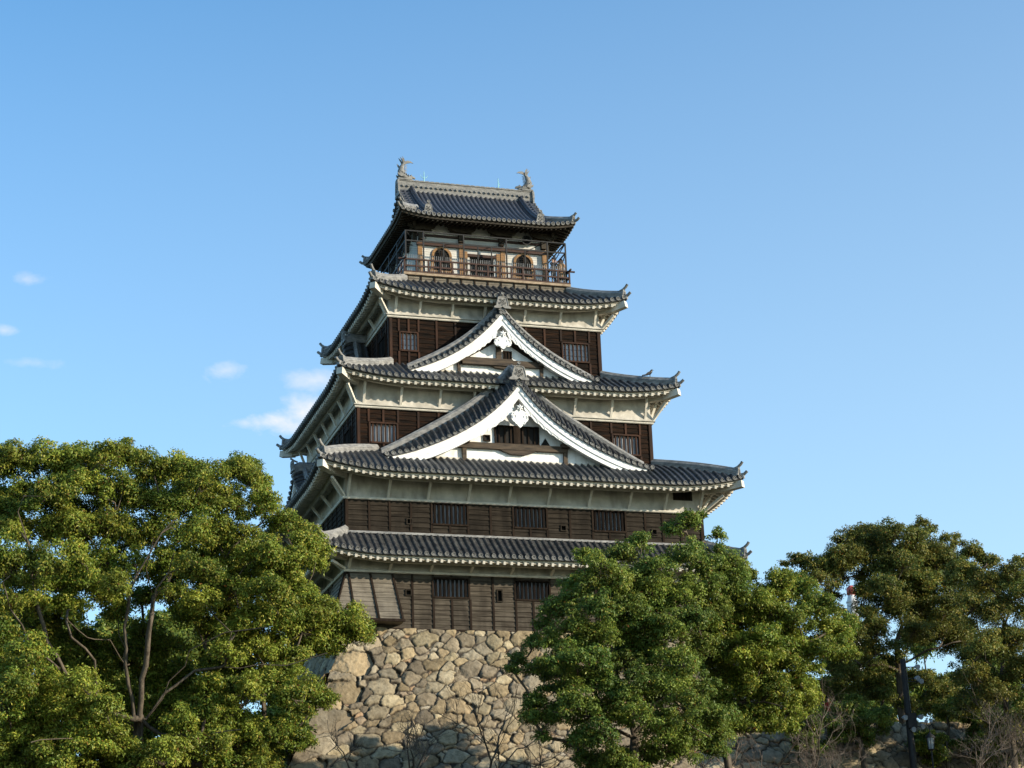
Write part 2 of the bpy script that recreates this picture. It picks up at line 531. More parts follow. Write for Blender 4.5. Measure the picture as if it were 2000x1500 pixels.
class SkirtRoof:
    def __init__(self, c, a, b, ai, bi, ze, zi, rise, wz=4.2, conc=0.15):
        self.c, self.a, self.b, self.ai, self.bi = c, a, b, ai, bi
        self.ze, self.zi, self.rise, self.wz, self.conc = ze, zi, rise, wz, conc

    def dims(self, side, v):
        A = self.a + (self.ai - self.a) * v
        B = self.b + (self.bi - self.b) * v
        return (A, B) if side in ('front', 'back') else (B, A)

    def z(self, side, t, v):
        L, N = self.dims(side, v)
        e = max(0.0, 1 - (L - abs(t)) / self.wz)
        vv = max(0.0, min(1.0, v))
        pr = (1 - self.conc) * v + self.conc * v * v
        return self.ze + (self.zi - self.ze) * pr + self.rise * e ** 2 * (1 - vv) ** 1.3

    def pt(self, fr, t, v, dz=0.0):
        L, N = self.dims(fr.side, v)
        return fr.P(t, N, self.z(fr.side, t, v) + dz)

    def eave_z(self, side, t, n, dz):
        """a level under the tiles that follows the upturn of the corner and climbs inward"""
        L0, N0 = self.dims(side, 0)
        e = max(0.0, 1 - (L0 - (N0 - n) - abs(t)) / self.wz) if n < N0 else max(0.0, 1 - (L0 - abs(t)) / self.wz)
        e = min(e, 1.0)
        return self.ze + self.rise * e ** 2 * max(0.0, 1 - (N0 - n) / 4.5) + dz + 0.30 * (N0 - n)

    def build(self, wall, zl, dark=False, individual=False, rolls_hide=None):
        """wall = (c, aw, bw) of the storey under it, zl = its ledge"""
        keep = KEEP
        tiles, ends, board, soff, purl = MB(), MB(), MB(), MB(), MB()
        rest = MB()
        rafters = []
        sp = 0.43
        for side in SIDES:
            fr = Frame(side, self.c, self.a, self.b)
            L0, N0 = self.dims(side, 0)
            L1, N1 = self.dims(side, 1)
            ss = [math.sin(math.pi / 2 * (-1 + 2 * i / 30.0)) for i in range(31)]
            tiles.grid([[self.pt(fr, s * self.dims(side, v)[0], v) for s in ss] for v in np.linspace(0, 1, 9)], True)
            # eave edge of the tile bed
            tiles.grid([[self.pt(fr, s * (L0 - q), 0, dz) - fr.en * q for s in ss] for q, dz in ((0.0, 0.0), (0.0, -0.12), (0.34, -0.12))])
            n = int(round(2 * (L0 - 0.22) / sp))
            for i in range(n + 1):
                t = -(L0 - 0.22) + 2 * (L0 - 0.22) * i / n
                vm_ = 1.0 if abs(t) <= L1 else max(0.02, (L0 - abs(t)) / (L0 - L1))
                k = max(3, 2 * int(11 * vm_) + 1)
                path = [self.pt(fr, t, v, 0.0) for v in np.linspace(0, vm_, k)]
                path[0] = path[0] + fr.en * 0.07
                tiles.half(path, fr.et, [0.124 if j % 2 == 0 else 0.106 for j in range(len(path))], 6, lift=RND.uniform(-.012, .012))
                ends.disc(path[0] + np.array((0, 0, 0.02)) + fr.en * 0.012, fr.en + np.array((0, 0, -0.12)), 0.128, 0.07)
            if side == 'back':
                continue
            # eave board
            q0 = 0.30
            prof = [(q0, -0.08), (q0 - .03, -0.34), (q0 + 0.22, -0.34), (q0 + 0.22, -0.08)]
            if dark:
                prof = [(q0, -0.08), (q0 + .05, -0.25), (q0 + 0.26, -0.25), (q0 + 0.26, -0.08)]
            board.grid([[self.pt(fr, s * (L0 - q), 0, dz) - fr.en * q for s in ss] for q, dz in prof + prof[:1]])
            # soffit
            nw = Frame(side, wall[0], wall[1], wall[2])
            nwall = float(np.dot(nw.P(0, nw.N, 0) - fr.c, fr.en))
            zt = -0.22 if dark else -0.33
            soff.grid([[fr.P(s * (L0 - (N0 - q)), q, self.eave_z(side, s * (L0 - (N0 - q)), q, zt)) for s in ss]
                       for q in np.linspace(N0 - 0.2, nwall - 0.1, 5)], flip=True)
            # rafters
            rs = 0.445
            nr = int(round(2 * (L0 - 0.55) / rs))
            wd, ht = (0.155, 0.19) if not dark else (0.11, 0.15)
            for i in range(nr + 1):
                t = -(L0 - 0.55) + 2 * (L0 - 0.55) * i / nr
                no = N0 - 0.17
                ni = max(nwall, N0 - (L0 - abs(t)) + 0.12)
                if ni > no - 0.3:
                    continue
                za, zb = self.eave_z(side, t, no, zt), self.eave_z(side, t, ni, zt)
                one = MB()
                one.beam(fr.P(t, no, za - ht / 2), fr.P(t, ni, zb - ht / 2), wd, ht)
                if individual and side == 'front' and RAFTERS_LEFT[0] > 0:
                    RAFTERS_LEFT[0] -= 1
                    rafters.append(one)
                else:
                    rest.add(one.v, one.f)
            # purlin carried by the braces
            npur = nwall + 0.72 * (N0 - nwall) * 0.55
            self.npur = npur
            zz = zt - ht - 0.10
            Lp = L0 - (N0 - npur)
            path = [fr.P(s * Lp, npur, self.eave_z(side, s * Lp, npur, zz)) for s in ss]
            purl.sweep(path, [(-0.08, -0.1), (0.08, -0.1), (0.08, 0.1), (-0.08, 0.1)], lambda i: fr.en)
        # corner beams and hip ridges
        tm = MT['tile_top'] if dark else MT['tile']
        roof = tiles.build('roof', tm, keep)
        em = MT['eave_dark'] if dark else MT['eave']
        ends.build('eave_tiles', MT['tile_end'], roof)
        board.build('eave_board', em, roof)
        soff.build('soffit', MT['soffit'], roof)
        purl.build('purlin', em, roof)
        for r in rafters:
            r.build('rafter', em, roof)
        tag(rest.build('rafters', em, roof), kind='stuff')
        zt = -0.22 if dark else -0.33
        for sx in (-1, 1):
            for sy in (-1, 1):
                self.hip(roof, sx, sy, wall, zt, em, dark)
        return roof

    def corner(self, sx, sy, v, dz=0.0):
        A, B = self.dims('front', v)
        return np.array((self.c[0] + sx * A, self.c[1] + sy * B, self.z('front', A, v) + dz))

    def hip(self, roof, sx, sy, wall, zt, em, dark, v0=1.0):
        # corner beam
        cb = MB()
        e = self.corner(sx, sy, 0.0)
        i_ = np.array((wall[0][0] + sx * wall[1], wall[0][1] + sy * wall[2], 0))
        dh = (i_ - e) * np.array((1, 1, 0))
        dl = np.linalg.norm(dh)
        dh /= dl
        z0 = e[2] + zt - 0.17
        a = e + dh * 0.06
        a[2] = z0 + 0.02
        b = e + dh * dl
        b[2] = self.ze + zt + 0.30 * (dl / 1.41) - 0.2
        if dark:
            cb.beam(a, b, 0.18, 0.22)
        else:
            cb.beam(a, (a + b) / 2 + np.array((0, 0, -0.10)), 0.42, 0.44)
            cb.beam((a + b) / 2 + np.array((0, 0, -0.10)), b, 0.33, 0.34)
        cb.build('corner_beam', em, roof)
        # ridge along the hip
        rg = MB()
        n = 14
        path = [self.corner(sx, sy, v) for v in np.linspace(v0, 0.055, n)]
        d = (path[-1] - path[0]) * np.array((1, 1, 0))
        d /= np.linalg.norm(d)
        lat = np.array((-d[1], d[0], 0))
        h = 0.40
        prof = [(0.17, -0.1), (0.17, h * .72), (0.10, h), (-0.10, h), (-0.17, h * .72), (-0.17, -0.1)]
        rg.sweep(path, prof, lambda i: lat)
        for hh in (0.1, 0.2):
            rg.sweep(path, [(0.20, hh), (0.20, hh + 0.035), (-0.20, hh + 0.035), (-0.20, hh)], lambda i: lat)
        rg.tube([p + np.array((0, 0, h)) for p in path], 0.09, 6)
        low = [self.corner(sx, sy, v) for v in np.linspace(0.055, -0.012, 5)]
        rg.sweep(low, [(0.12, -0.1), (0.12, 0.13), (-0.12, 0.13), (-0.12, -0.1)], lambda i: lat)
        rg.build('hip_ridge', MT['ridge'], roof)
        # ridge end tiles
        oe = MB()
        p = path[-1] + d * 0.04
        ridge_end(oe, p + np.array((0, 0, -0.05)), lat, d, 0.50, 0.58)
        k = p + np.array((0, 0, h + 0.06)) - d * 0.30
        oe.tube([k, k + d * 0.28 + np.array((0, 0, 0.09)), k + d * 0.50 + np.array((0, 0, 0.26)), k + d * 0.62 + np.array((0, 0, 0.42))], [0.10, 0.10, 0.095, 0.095], 7)
        k = self.corner(sx, sy, 0.01, 0.10)
        oe.tube([k - d * 0.1, k + d * 0.14 + np.array((0, 0, 0.03)), k + d * 0.36 + np.array((0, 0, 0.20))], [0.11, 0.105, 0.10], 7)
        oe.build('ridge_end_tile', MT['tile_end'], roof)


def ridge_end(mb, base, lat, out, wd, ht):
    """shouldered ridge-end plate with flared feet and a raised crest"""
    hw = wd / 2
    o = [(-hw * 1.35, 0), (-hw * 1.35, 0.12 * ht), (-hw * 1.0, 0.22 * ht), (-hw * .9, 0.55 * ht), (-hw * .72, 0.92 * ht), (-hw * .45, ht), (hw * .45, ht),
         (hw * .72, 0.92 * ht), (hw * .9, 0.55 * ht), (hw * 1.0, 0.22 * ht), (hw * 1.35, 0.12 * ht), (hw * 1.35, 0), (hw * .35, 0), (0, 0.14 * ht), (-hw * .35, 0)]
    up = np.array((0, 0, 1.0))
    mb.plate(o, base, lat, up, 0.12)
    i = [(a * 0.62, 0.2 * ht + b * 0.66) for a, b in ((-hw, 0), (-hw * .9, .6 * ht), (-hw * .6, ht), (hw * .6, ht), (hw * .9, .6 * ht), (hw, 0))]
    # raised rim
    for k in range(3, 9):
        a, b = o[k], o[k + 1] if k + 1 < len(o) else o[0]
        mb.tube([base + lat * a[0] * .93 + up * a[1] * .96 + out * 0.06, base + lat * b[0] * .93 + up * b[1] * .96 + out * 0.06], 0.045 * wd, 5, smooth=True)
    # crest: whorls in relief
    for a, b, r in ((0, .55, .15), (-.20, .42, .10), (.20, .42, .10), (-.15, .70, .08), (.15, .70, .08), (0, .28, .09)):
        mb.disc(base + lat * a * wd + up * b * ht + out * 0.095, out, r * wd, 0.06, 8)


# ---- storey walls -------------------------------------------------------
def cladding(mb, fr, t0, t1, z0, z1, pitch, holes, lap=0.035):
    """lapped horizontal boards with openings left out"""
    nb = max(1, int(round((z1 - z0) / pitch)))
    pz = (z1 - z0) / nb
    for i in range(nb):
        b0, b1 = z0 + i * pz, z0 + (i + 1) * pz
        cuts = sorted({b0, b1, *[h[2] for h in holes if b0 < h[2] < b1], *[h[3] for h in holes if b0 < h[3] < b1]})
        for c0, c1 in zip(cuts[:-1], cuts[1:]):
            segs = [(t0, t1)]
            mid = (c0 + c1) / 2
            for h in holes:
                if h[2] <= mid <= h[3]:
                    ns = []
                    for s in segs:
                        if h[1] <= s[0] or h[0] >= s[1]:
                            ns.append(s)
                        else:
                            if h[0] > s[0]: ns.append((s[0], h[0]))
                            if h[1] < s[1]: ns.append((h[1], s[1]))
                    segs = ns
            o0 = lap * (1 - (c0 - b0) / pz)
            o1 = lap * (1 - (c1 - b0) / pz)
            for s0, s1 in segs:
                q = [fr.P(s0, fr.N + o0, c0), fr.P(s1, fr.N + o0, c0), fr.P(s1, fr.N + o1, c1), fr.P(s0, fr.N + o1, c1)]
                mb.add(q, [(0, 1, 2, 3)])
                if c0 == b0:
                    q = [fr.P(s0, fr.N - 0.01, c0), fr.P(s1, fr.N - 0.01, c0), fr.P(s1, fr.N + o0, c0), fr.P(s0, fr.N + o0, c0)]
                    mb.add(q, [(0, 1, 2, 3)])


def window(fr, t0, t1, z0, z1, nb, pane='pane', bar='post', label=None, muntin=False, depth=0.30):
    f = MB()
    n = fr.N
    # lining of the opening and its frame
    fr.box(f, t0 - 0.07, t0 + 0.04, n - depth, n + 0.085, z0 - 0.06, z1 + 0.06)
    fr.box(f, t1 - 0.04, t1 + 0.07, n - depth, n + 0.085, z0 - 0.06, z1 + 0.06)
    fr.box(f, t0 + 0.04, t1 - 0.04, n - depth, n + 0.095, z1 - 0.02, z1 + 0.08)
    fr.box(f, t0 + 0.04, t1 - 0.04, n - depth, n + 0.11, z0 - 0.08, z0 + 0.03)
    win = f.build('window', MT[bar], KEEP)
    p = MB()
    fr.box(p, t0, t1, n - depth - 0.04, n - depth + 0.02, z0, z1)
    if muntin:
        for zz in (0.33, 0.67):
            fr.box(p, t0, t1, n - depth + 0.02, n - depth + 0.04, z0 + (z1 - z0) * zz - 0.012, z0 + (z1 - z0) * zz + 0.012, 1)
    p.build('pane', [MT[pane], MT['metal']], win)
    for i in range(nb):
        t = t0 + (t1 - t0) * (i + 0.75) / (nb + 0.5)
        b = MB()
        bw_ = 0.07 if bar == 'post' else 0.045
        fr.box(b, t - bw_, t + bw_, n - 0.09, n + 0.03, z0 + 0.03, z1 - 0.02)
        b.build('window_bar', MT['bar' if bar == 'post' else bar], win)
    if label:
        win['label'] = label
    return win


def loophole(fr, t, z, wd, ht, m='wood'):
    f = MB()
    n = fr.N
    a, b = wd / 2, ht / 2
    for (p0, p1, q0, q1) in ((-a - .07, -a, -b - .07, b + .07), (a, a + .07, -b - .07, b + .07), (-a, a, b, b + .07), (-a, a, -b - .07, -b)):
        fr.box(f, t + p0, t + p1, n - 0.2, n + 0.10, z + q0, z + q1)
    o = f.build('loophole', MT[m], KEEP)
    d = MB()
    fr.box(d, t - a, t + a, n - 0.22, n - 0.19, z - b, z + b)
    d.build('opening', MT['dark'], o)


def storey(c, a, b, z0, z1, posts, wins, holes, pitch, wood, post, side_posts=1.31, lap=0.035):
    mb = MB()
    for side in SIDES:
        fr = Frame(side, c, a, b)
        hs = []
        if side == 'front':
            hs = [(t0 - c[0], t1 - c[0], q0, q1) for (t0, t1, q0, q1) in wins] + [(t - c[0] - wd / 2, t - c[0] + wd / 2, z - ht / 2, z + ht / 2) for (t, z, wd, ht) in holes]
        cladding(mb, fr, -fr.L, fr.L, z0, z1, pitch, hs, lap)
    wall = mb.build('storey_wall', MT[wood], KEEP)
    ps = MB()
    for side in SIDES:
        if side == 'back':
            continue
        fr = Frame(side, c, a, b)
        ts = [t - c[0] for t in posts] if side == 'front' else list(np.arange(-fr.L + side_posts, fr.L - .4, side_posts))
        wl_ = [(t0 - c[0], t1 - c[0], q0, q1) for (t0, t1, q0, q1) in wins] if side == 'front' else []
        for t in ts:
            segs = [(z0, z1)]
            for (t0, t1, q0, q1) in wl_:
                if t0 - 0.1 < t < t1 + 0.1:
                    segs = [(z0, q0 - 0.09), (q1 + 0.09, z1)]
            for s0, s1 in segs:
                if s1 - s0 > 0.1:
                    fr.box(ps, t - 0.065, t + 0.065, fr.N - 0.02, fr.N + 0.075, s0, s1)
        for t in (-fr.L + 0.075, fr.L - 0.075):
            fr.box(ps, t - 0.09, t + 0.09, fr.N - 0.03, fr.N + 0.088 + (0.004 if side == 'front' else 0), z0, z1)
        fr.box(ps, -fr.L, fr.L, fr.N - 0.02, fr.N + 0.07, z0 - 0.10, z0 + 0.03)
    ps.build('battens', MT[post], wall)
    return wall


def plaster_zone(c, a, b, zl, zt, flare, fh, roof, braces, dark=False):
    """plaster above the boards: ledge, flared skirt, wall, braces that carry the purlin"""
    mb, lg = MB(), MB()
    for side in SIDES:
        fr = Frame(side, c, a, b)
        prof = [(0.16, zl + 0.15)] + [(0.02 + flare * (1 - k / 6.0) ** 2, zl + 0.15 + fh * k / 6.0) for k in range(7)] + [(0.02, zt)]
        mb.grid([[fr.P(s * (fr.L + o), fr.N + o, z) for s in (-1, 1)] for o, z in prof], True)
        lp = [(-0.05, zl), (0.15, zl), (0.19, zl + 0.05), (0.19, zl + 0.13), (0.15, zl + 0.16), (0.0, zl + 0.16)]
        lg.grid([[fr.P(s * (fr.L + o), fr.N + o, z) for s in (-1, 1)] for o, z in lp])
    band = mb.build('plaster_band', MT['plaster'], KEEP)
    lg.build('ledge', MT['eave'], band)
    for side in ('front', 'left', 'right'):
        fr = Frame(side, c, a, b)
        rf = Frame(side, roof.c, roof.a, roof.b)
        L0, N0 = roof.dims(side, 0)
        off = float(np.dot(fr.c - rf.c, fr.en))
        offt = float(np.dot(fr.c - rf.c, fr.et))
        nwall = fr.N + off
        npur = nwall + 0.72 * (N0 - nwall) * 0.55
        ts = [t - c[0] for t in braces] if side == 'front' else list(np.linspace(-fr.L + 0.35, fr.L - 0.35, max(4, int(fr.L / 1.3) + 1)))
        for t in ts:
            zp = roof.eave_z(side, t + offt, npur, -0.33 - 0.19 - 0.2)
            br = MB()
            br.beam(fr.P(t, fr.N + 0.06, zl + 0.17), rf.P(t + offt, npur, zp), 0.15, 0.15, up=fr.en)
            br.build('brace', MT['eave'], band)
    for sx in (-1, 1):
        for sy in (-1,):
            br = MB()
            p = np.array((c[0] + sx * (a + 0.08), c[1] + sy * (b + 0.08), zl + 0.17))
            e = roof.corner(sx, sy, 0.0)
            q = p + (e - p) * 0.50
            q[2] = roof.ze - 0.33 - 0.34 + 0.30 * 0.5 * (abs(e[1] - p[1])) - 0.02
            br.beam(p, q, 0.16, 0.16)
            br.build('brace', MT['eave'], band)
    return band


C12, A12, B12 = (0.469, -0.552), 11.81, 9.0
C3, A3, B3 = (-0.14, 0.165), 9.95, 7.86
C4, A4, B4 = (-0.18, 0.214), 7.30, 6.28
C5, A5, B5 = (-0.09, 0.17), 4.60, 3.40
R1 = SkirtRoof(C12, 13.90, 10.97, A12 - 0.05, B12 - 0.05, 4.36, 6.05, 0.62, 4.4, 0.10)
R2 = SkirtRoof(C12, 13.90, 11.28, A3 + 0.55, B3 + 0.6, 9.52, 11.72, 0.66, 5.0, 0.12)
R3 = SkirtRoof(C3, 11.50, 9.57, A4 - 0.05, B4 - 0.05, 16.42, 18.34, 0.58, 4.6, 0.15)
R4 = SkirtRoof(C4, 8.82, 7.86, 5.72, 4.62, 23.02, 24.92, 0.60, 4.2, 0.15)
# the third storey stands a little inside the top edge of the roof below it
R2.ai, R2.bi, R2.conc, R2.zi = 9.3, 7.1, -0.3, 11.84

P12 = [-9.85, -8.55, -7.2, -5.88, -4.7, -3.52, -2.05, -0.58, 0.55, 1.68, 3.2, 4.72, 5.85, 6.98, 8.3, 9.5, 10.75]
W1 = [(-5.88, -3.6, 2.14, 3.32), (-0.6, 1.66, 2.14, 3.32), (4.72, 6.95, 2.14, 3.32)]
H1 = [(-7.45, 2.35, 0.27, 0.27), (-1.62, 2.33, 0.25, 0.66), (2.75, 2.3, 0.27, 0.27), (8.9, 2.3, 0.27, 0.27)]
W2 = [(-5.85, -3.55, 6.76, 8.07), (-0.55, 1.66, 6.76, 8.07), (4.75, 6.95, 6.76, 8.07)]
H2 = [(-7.3, 6.85, 0.27, 0.27), (2.75, 6.83, 0.27, 0.27), (8.9, 6.83, 0.27, 0.27)]
W3 = [(-9.29, -7.5, 12.44, 13.70), (7.08, 8.95, 12.50, 13.80)]
W4 = [(-6.78, -5.6, 19.33, 20.56), (4.44, 6.28, 19.34, 20.60)]
storey(C12, A12, B12, 0.10, 3.52, [t for t in P12 if t > -8.0], W1, H1, 0.31, 'wood_low', 'post', lap=0.05)
storey(C12, A12, B12, 6.16, 8.12, P12, W2, H2, 0.31, 'wood', 'post', lap=0.05)
storey(C3, A3, B3, 11.0, 14.66, [-9.36, -8.4, -7.44, -6.1, -4.75, -3.4, 3.0, 4.3, 5.6, 7.02, 8.02, 9.02], W3, [], 0.33, 'wood_red', 'post_red')
storey(C4, A4, B4, 17.6, 21.54, [-6.86, -6.2, -5.52, -4.3, -3.0, 1.9, 3.2, 4.36, 5.36, 6.36], W4, [], 0.33, 'wood_red', 'post_red')
F12, F3, F4 = Frame('front', C12, A12, B12), Frame('front', C3, A3, B3), Frame('front', C4, A4, B4)
for (t0, t1, q0, q1) in W1 + W2:
    window(F12, t0 - C12[0], t1 - C12[0], q0, q1, 8, depth=0.20)
window(F3, W3[0][0] - C3[0], W3[0][1] - C3[0], W3[0][2], W3[0][3], 6, 'pane', 'post_red', depth=0.18)
window(F3, W3[1][0] - C3[0], W3[1][1] - C3[0], W3[1][2], W3[1][3], 6, 'pane', 'post_red', depth=0.18)
window(F4, W4[0][0] - C4[0], W4[0][1] - C4[0], W4[0][2], W4[0][3], 4, 'curtain', 'post_red', muntin=True, depth=0.13)
window(F4, W4[1][0] - C4[0], W4[1][1] - C4[0], W4[1][2], W4[1][3], 6, 'curtain', 'post_red', muntin=True, depth=0.13)
for (t, z, wd, ht) in H1 + H2:
    loophole(F12, t - C12[0], z, wd, ht)
for (cc, aa, bb, q0, q1, ys) in ((C3, A3, B3, 12.5, 13.8, (-5.5,)), (C4, A4, B4, 19.3, 20.6, (-4.5,))):
    fl = Frame('left', cc, aa, bb)
    for y in ys:
        fl2 = Frame('left', cc, aa + 0.06, bb)
        window(fl2, -(y + 0.9), -(y - 0.9), q0, q1, 6, 'dark', 'post', depth=0.055)

plaster_zone(C12, A12, B12, 3.52, 5.2, 0.05, 0.25, R1, [-11.2, -8.66, -6.06, -3.5, -0.88, 1.74, 4.48, 7.19, 9.65, 12.1])
plaster_zone(C12, A12, B12, 8.12, 10.4, 0.06, 0.25, R2, [-11.2, -8.66, -6.11, -3.52, -0.88, 1.74, 4.48, 7.19, 9.65, 12.1])
plaster_zone(C3, A3, B3, 14.66, 17.2, 0.26, 0.75, R3, [-9.7, -7.29, -4.72, -2.46, 0.0, 2.2, 4.43, 6.98, 9.4])
plaster_zone(C4, A4, B4, 21.54, 23.9, 0.26, 0.75, R4, [-7.1, -5.47, -3.27, -1.03, 1.76, 4.25, 6.75])

# a barred vent in the plaster of the second storey, and an old round patch
vf = MB()
F12.box(vf, 9.92 - 0.05, 11.2, A12 * 0 + F12.N - 0.02, F12.N + 0.045, 9.02, 9.65)
vent = vf.build('vent', MT['dark'], KEEP)
for k in range(5):
    b = MB()
    t = 10.05 + k * 0.24
    F12.box(b, t - .03, t + .03, F12.N + 0.046, F12.N + 0.09, 9.03, 9.64)
    b.build('vent_bar', MT['post'], vent)

# stone-dropping bay at the left front corner of the first storey
bay = MB()
bp = MB()
zt, zb, fl_ = 3.46, 0.34, 1.0
x0, x1, yf, yb = -11.34, -8.42, C12[1] - B12, -6.4
nb = 10
for i in range(nb):
    for lap, k0 in ((0.035, 0),):
        za, zc = zb + (zt - zb) * i / nb, zb + (zt - zb) * (i + 1) / nb
        fa, fc = fl_ * (zt - za) / (zt - zb) + 0.06, fl_ * (zt - zc) / (zt - zb) + 0.06
        xr = lambda z: x1 + 0.42 * (zt - z) / (zt - zb)
        A = [(x0 - fa - lap, yf - fa - lap, za), (xr(za), yf - fa - lap, za), (xr(zc), yf - fc, zc), (x0 - fc, yf - fc, zc)]
        bay.add(A, [(0, 1, 2, 3)])
        bay.add([(x0 - fa - lap, yf - fa - lap, za), (xr(za), yf - fa - lap, za), (xr(za), yf - fa, za), (x0 - fa, yf - fa, za)], [(0, 3, 2, 1)])
        B = [(x0 - fa - lap, yb, za), (x0 - fa - lap, yf - fa - lap, za), (x0 - fc, yf - fc, zc), (x0 - fc, yb, zc)]
        bay.add(B, [(0, 1, 2, 3)])
        bay.add([(xr(za), yf - fa - lap, za), (xr(za), yf + .05, za), (xr(zc), yf + .05, zc), (xr(zc), yf - fc, zc)], [(0, 1, 2, 3)])
bay.add([(x0 - fl_ - .1, yf - fl_ - .1, zb), (x1 + .42, yf - fl_ - .1, zb), (x1 + .42, yf + .05, zb), (x0 - fl_ - .1, yf + .05, zb)], [(0, 1, 2, 3)])
bay_o = bay.build('stone_drop_bay', MT['wood_grey'], KEEP)
for xt, xb in ((-11.2, -11.0), (-9.85, -9.55), (-8.47, -8.06)):
    bp.beam((xt, yf - 0.08, zt), (xb, yf - fl_ - 0.11, zb), 0.12, 0.12, up=(0, -1, 0.3))
bp.beam((x0 - .06, yf - .07, zt), (x0 - fl_ - .08, yf - fl_ - .08, zb), 0.14, 0.14)
bp.beam((x0 - fl_ - .1, yf - fl_ - 0.12, zb + .06), (x1 + .46, yf - fl_ - 0.12, zb + .06), 0.10, 0.16)
bp.build('bay_frame', MT['post'], bay_o)

R1.build((C12, A12, B12), 3.52, individual=True)
R2.build((C12, A12, B12), 8.12, individual=True)
R3.build((C3, A3, B3), 14.66)
R4.build((C4, A4, B4), 21.54)
# flashing where the lowest roof and the second storey meet
fb = MB()
for side in ('front', 'left', 'right'):
    fr = Frame(side, C12, A12, B12)
    fr.box(fb, -fr.L - .12, fr.L + .12, fr.N - .02, fr.N + (.14 if side == 'front' else .135), 5.98, 6.12)
fb.build('flashing', MT['ridge'], KEEP)


# ---- gables -------------------------------------------------------------
BIG = np.polyfit([0, .3, .84, 1.73, 2.67, 3.72, 4.8, 7.05, 7.8, 8.6], [16.30, 15.92, 15.26, 14.4, 13.7, 13.0, 12.4, 11.47, 11.26, 11.07], 4)
SMALL = np.polyfit([0, .25, .7, 1.2, 2.08, 3.04, 4.76, 5.9, 6.5], [22.0, 21.75, 21.2, 20.66, 19.87, 19.18, 18.25, 17.78, 17.58], 4)


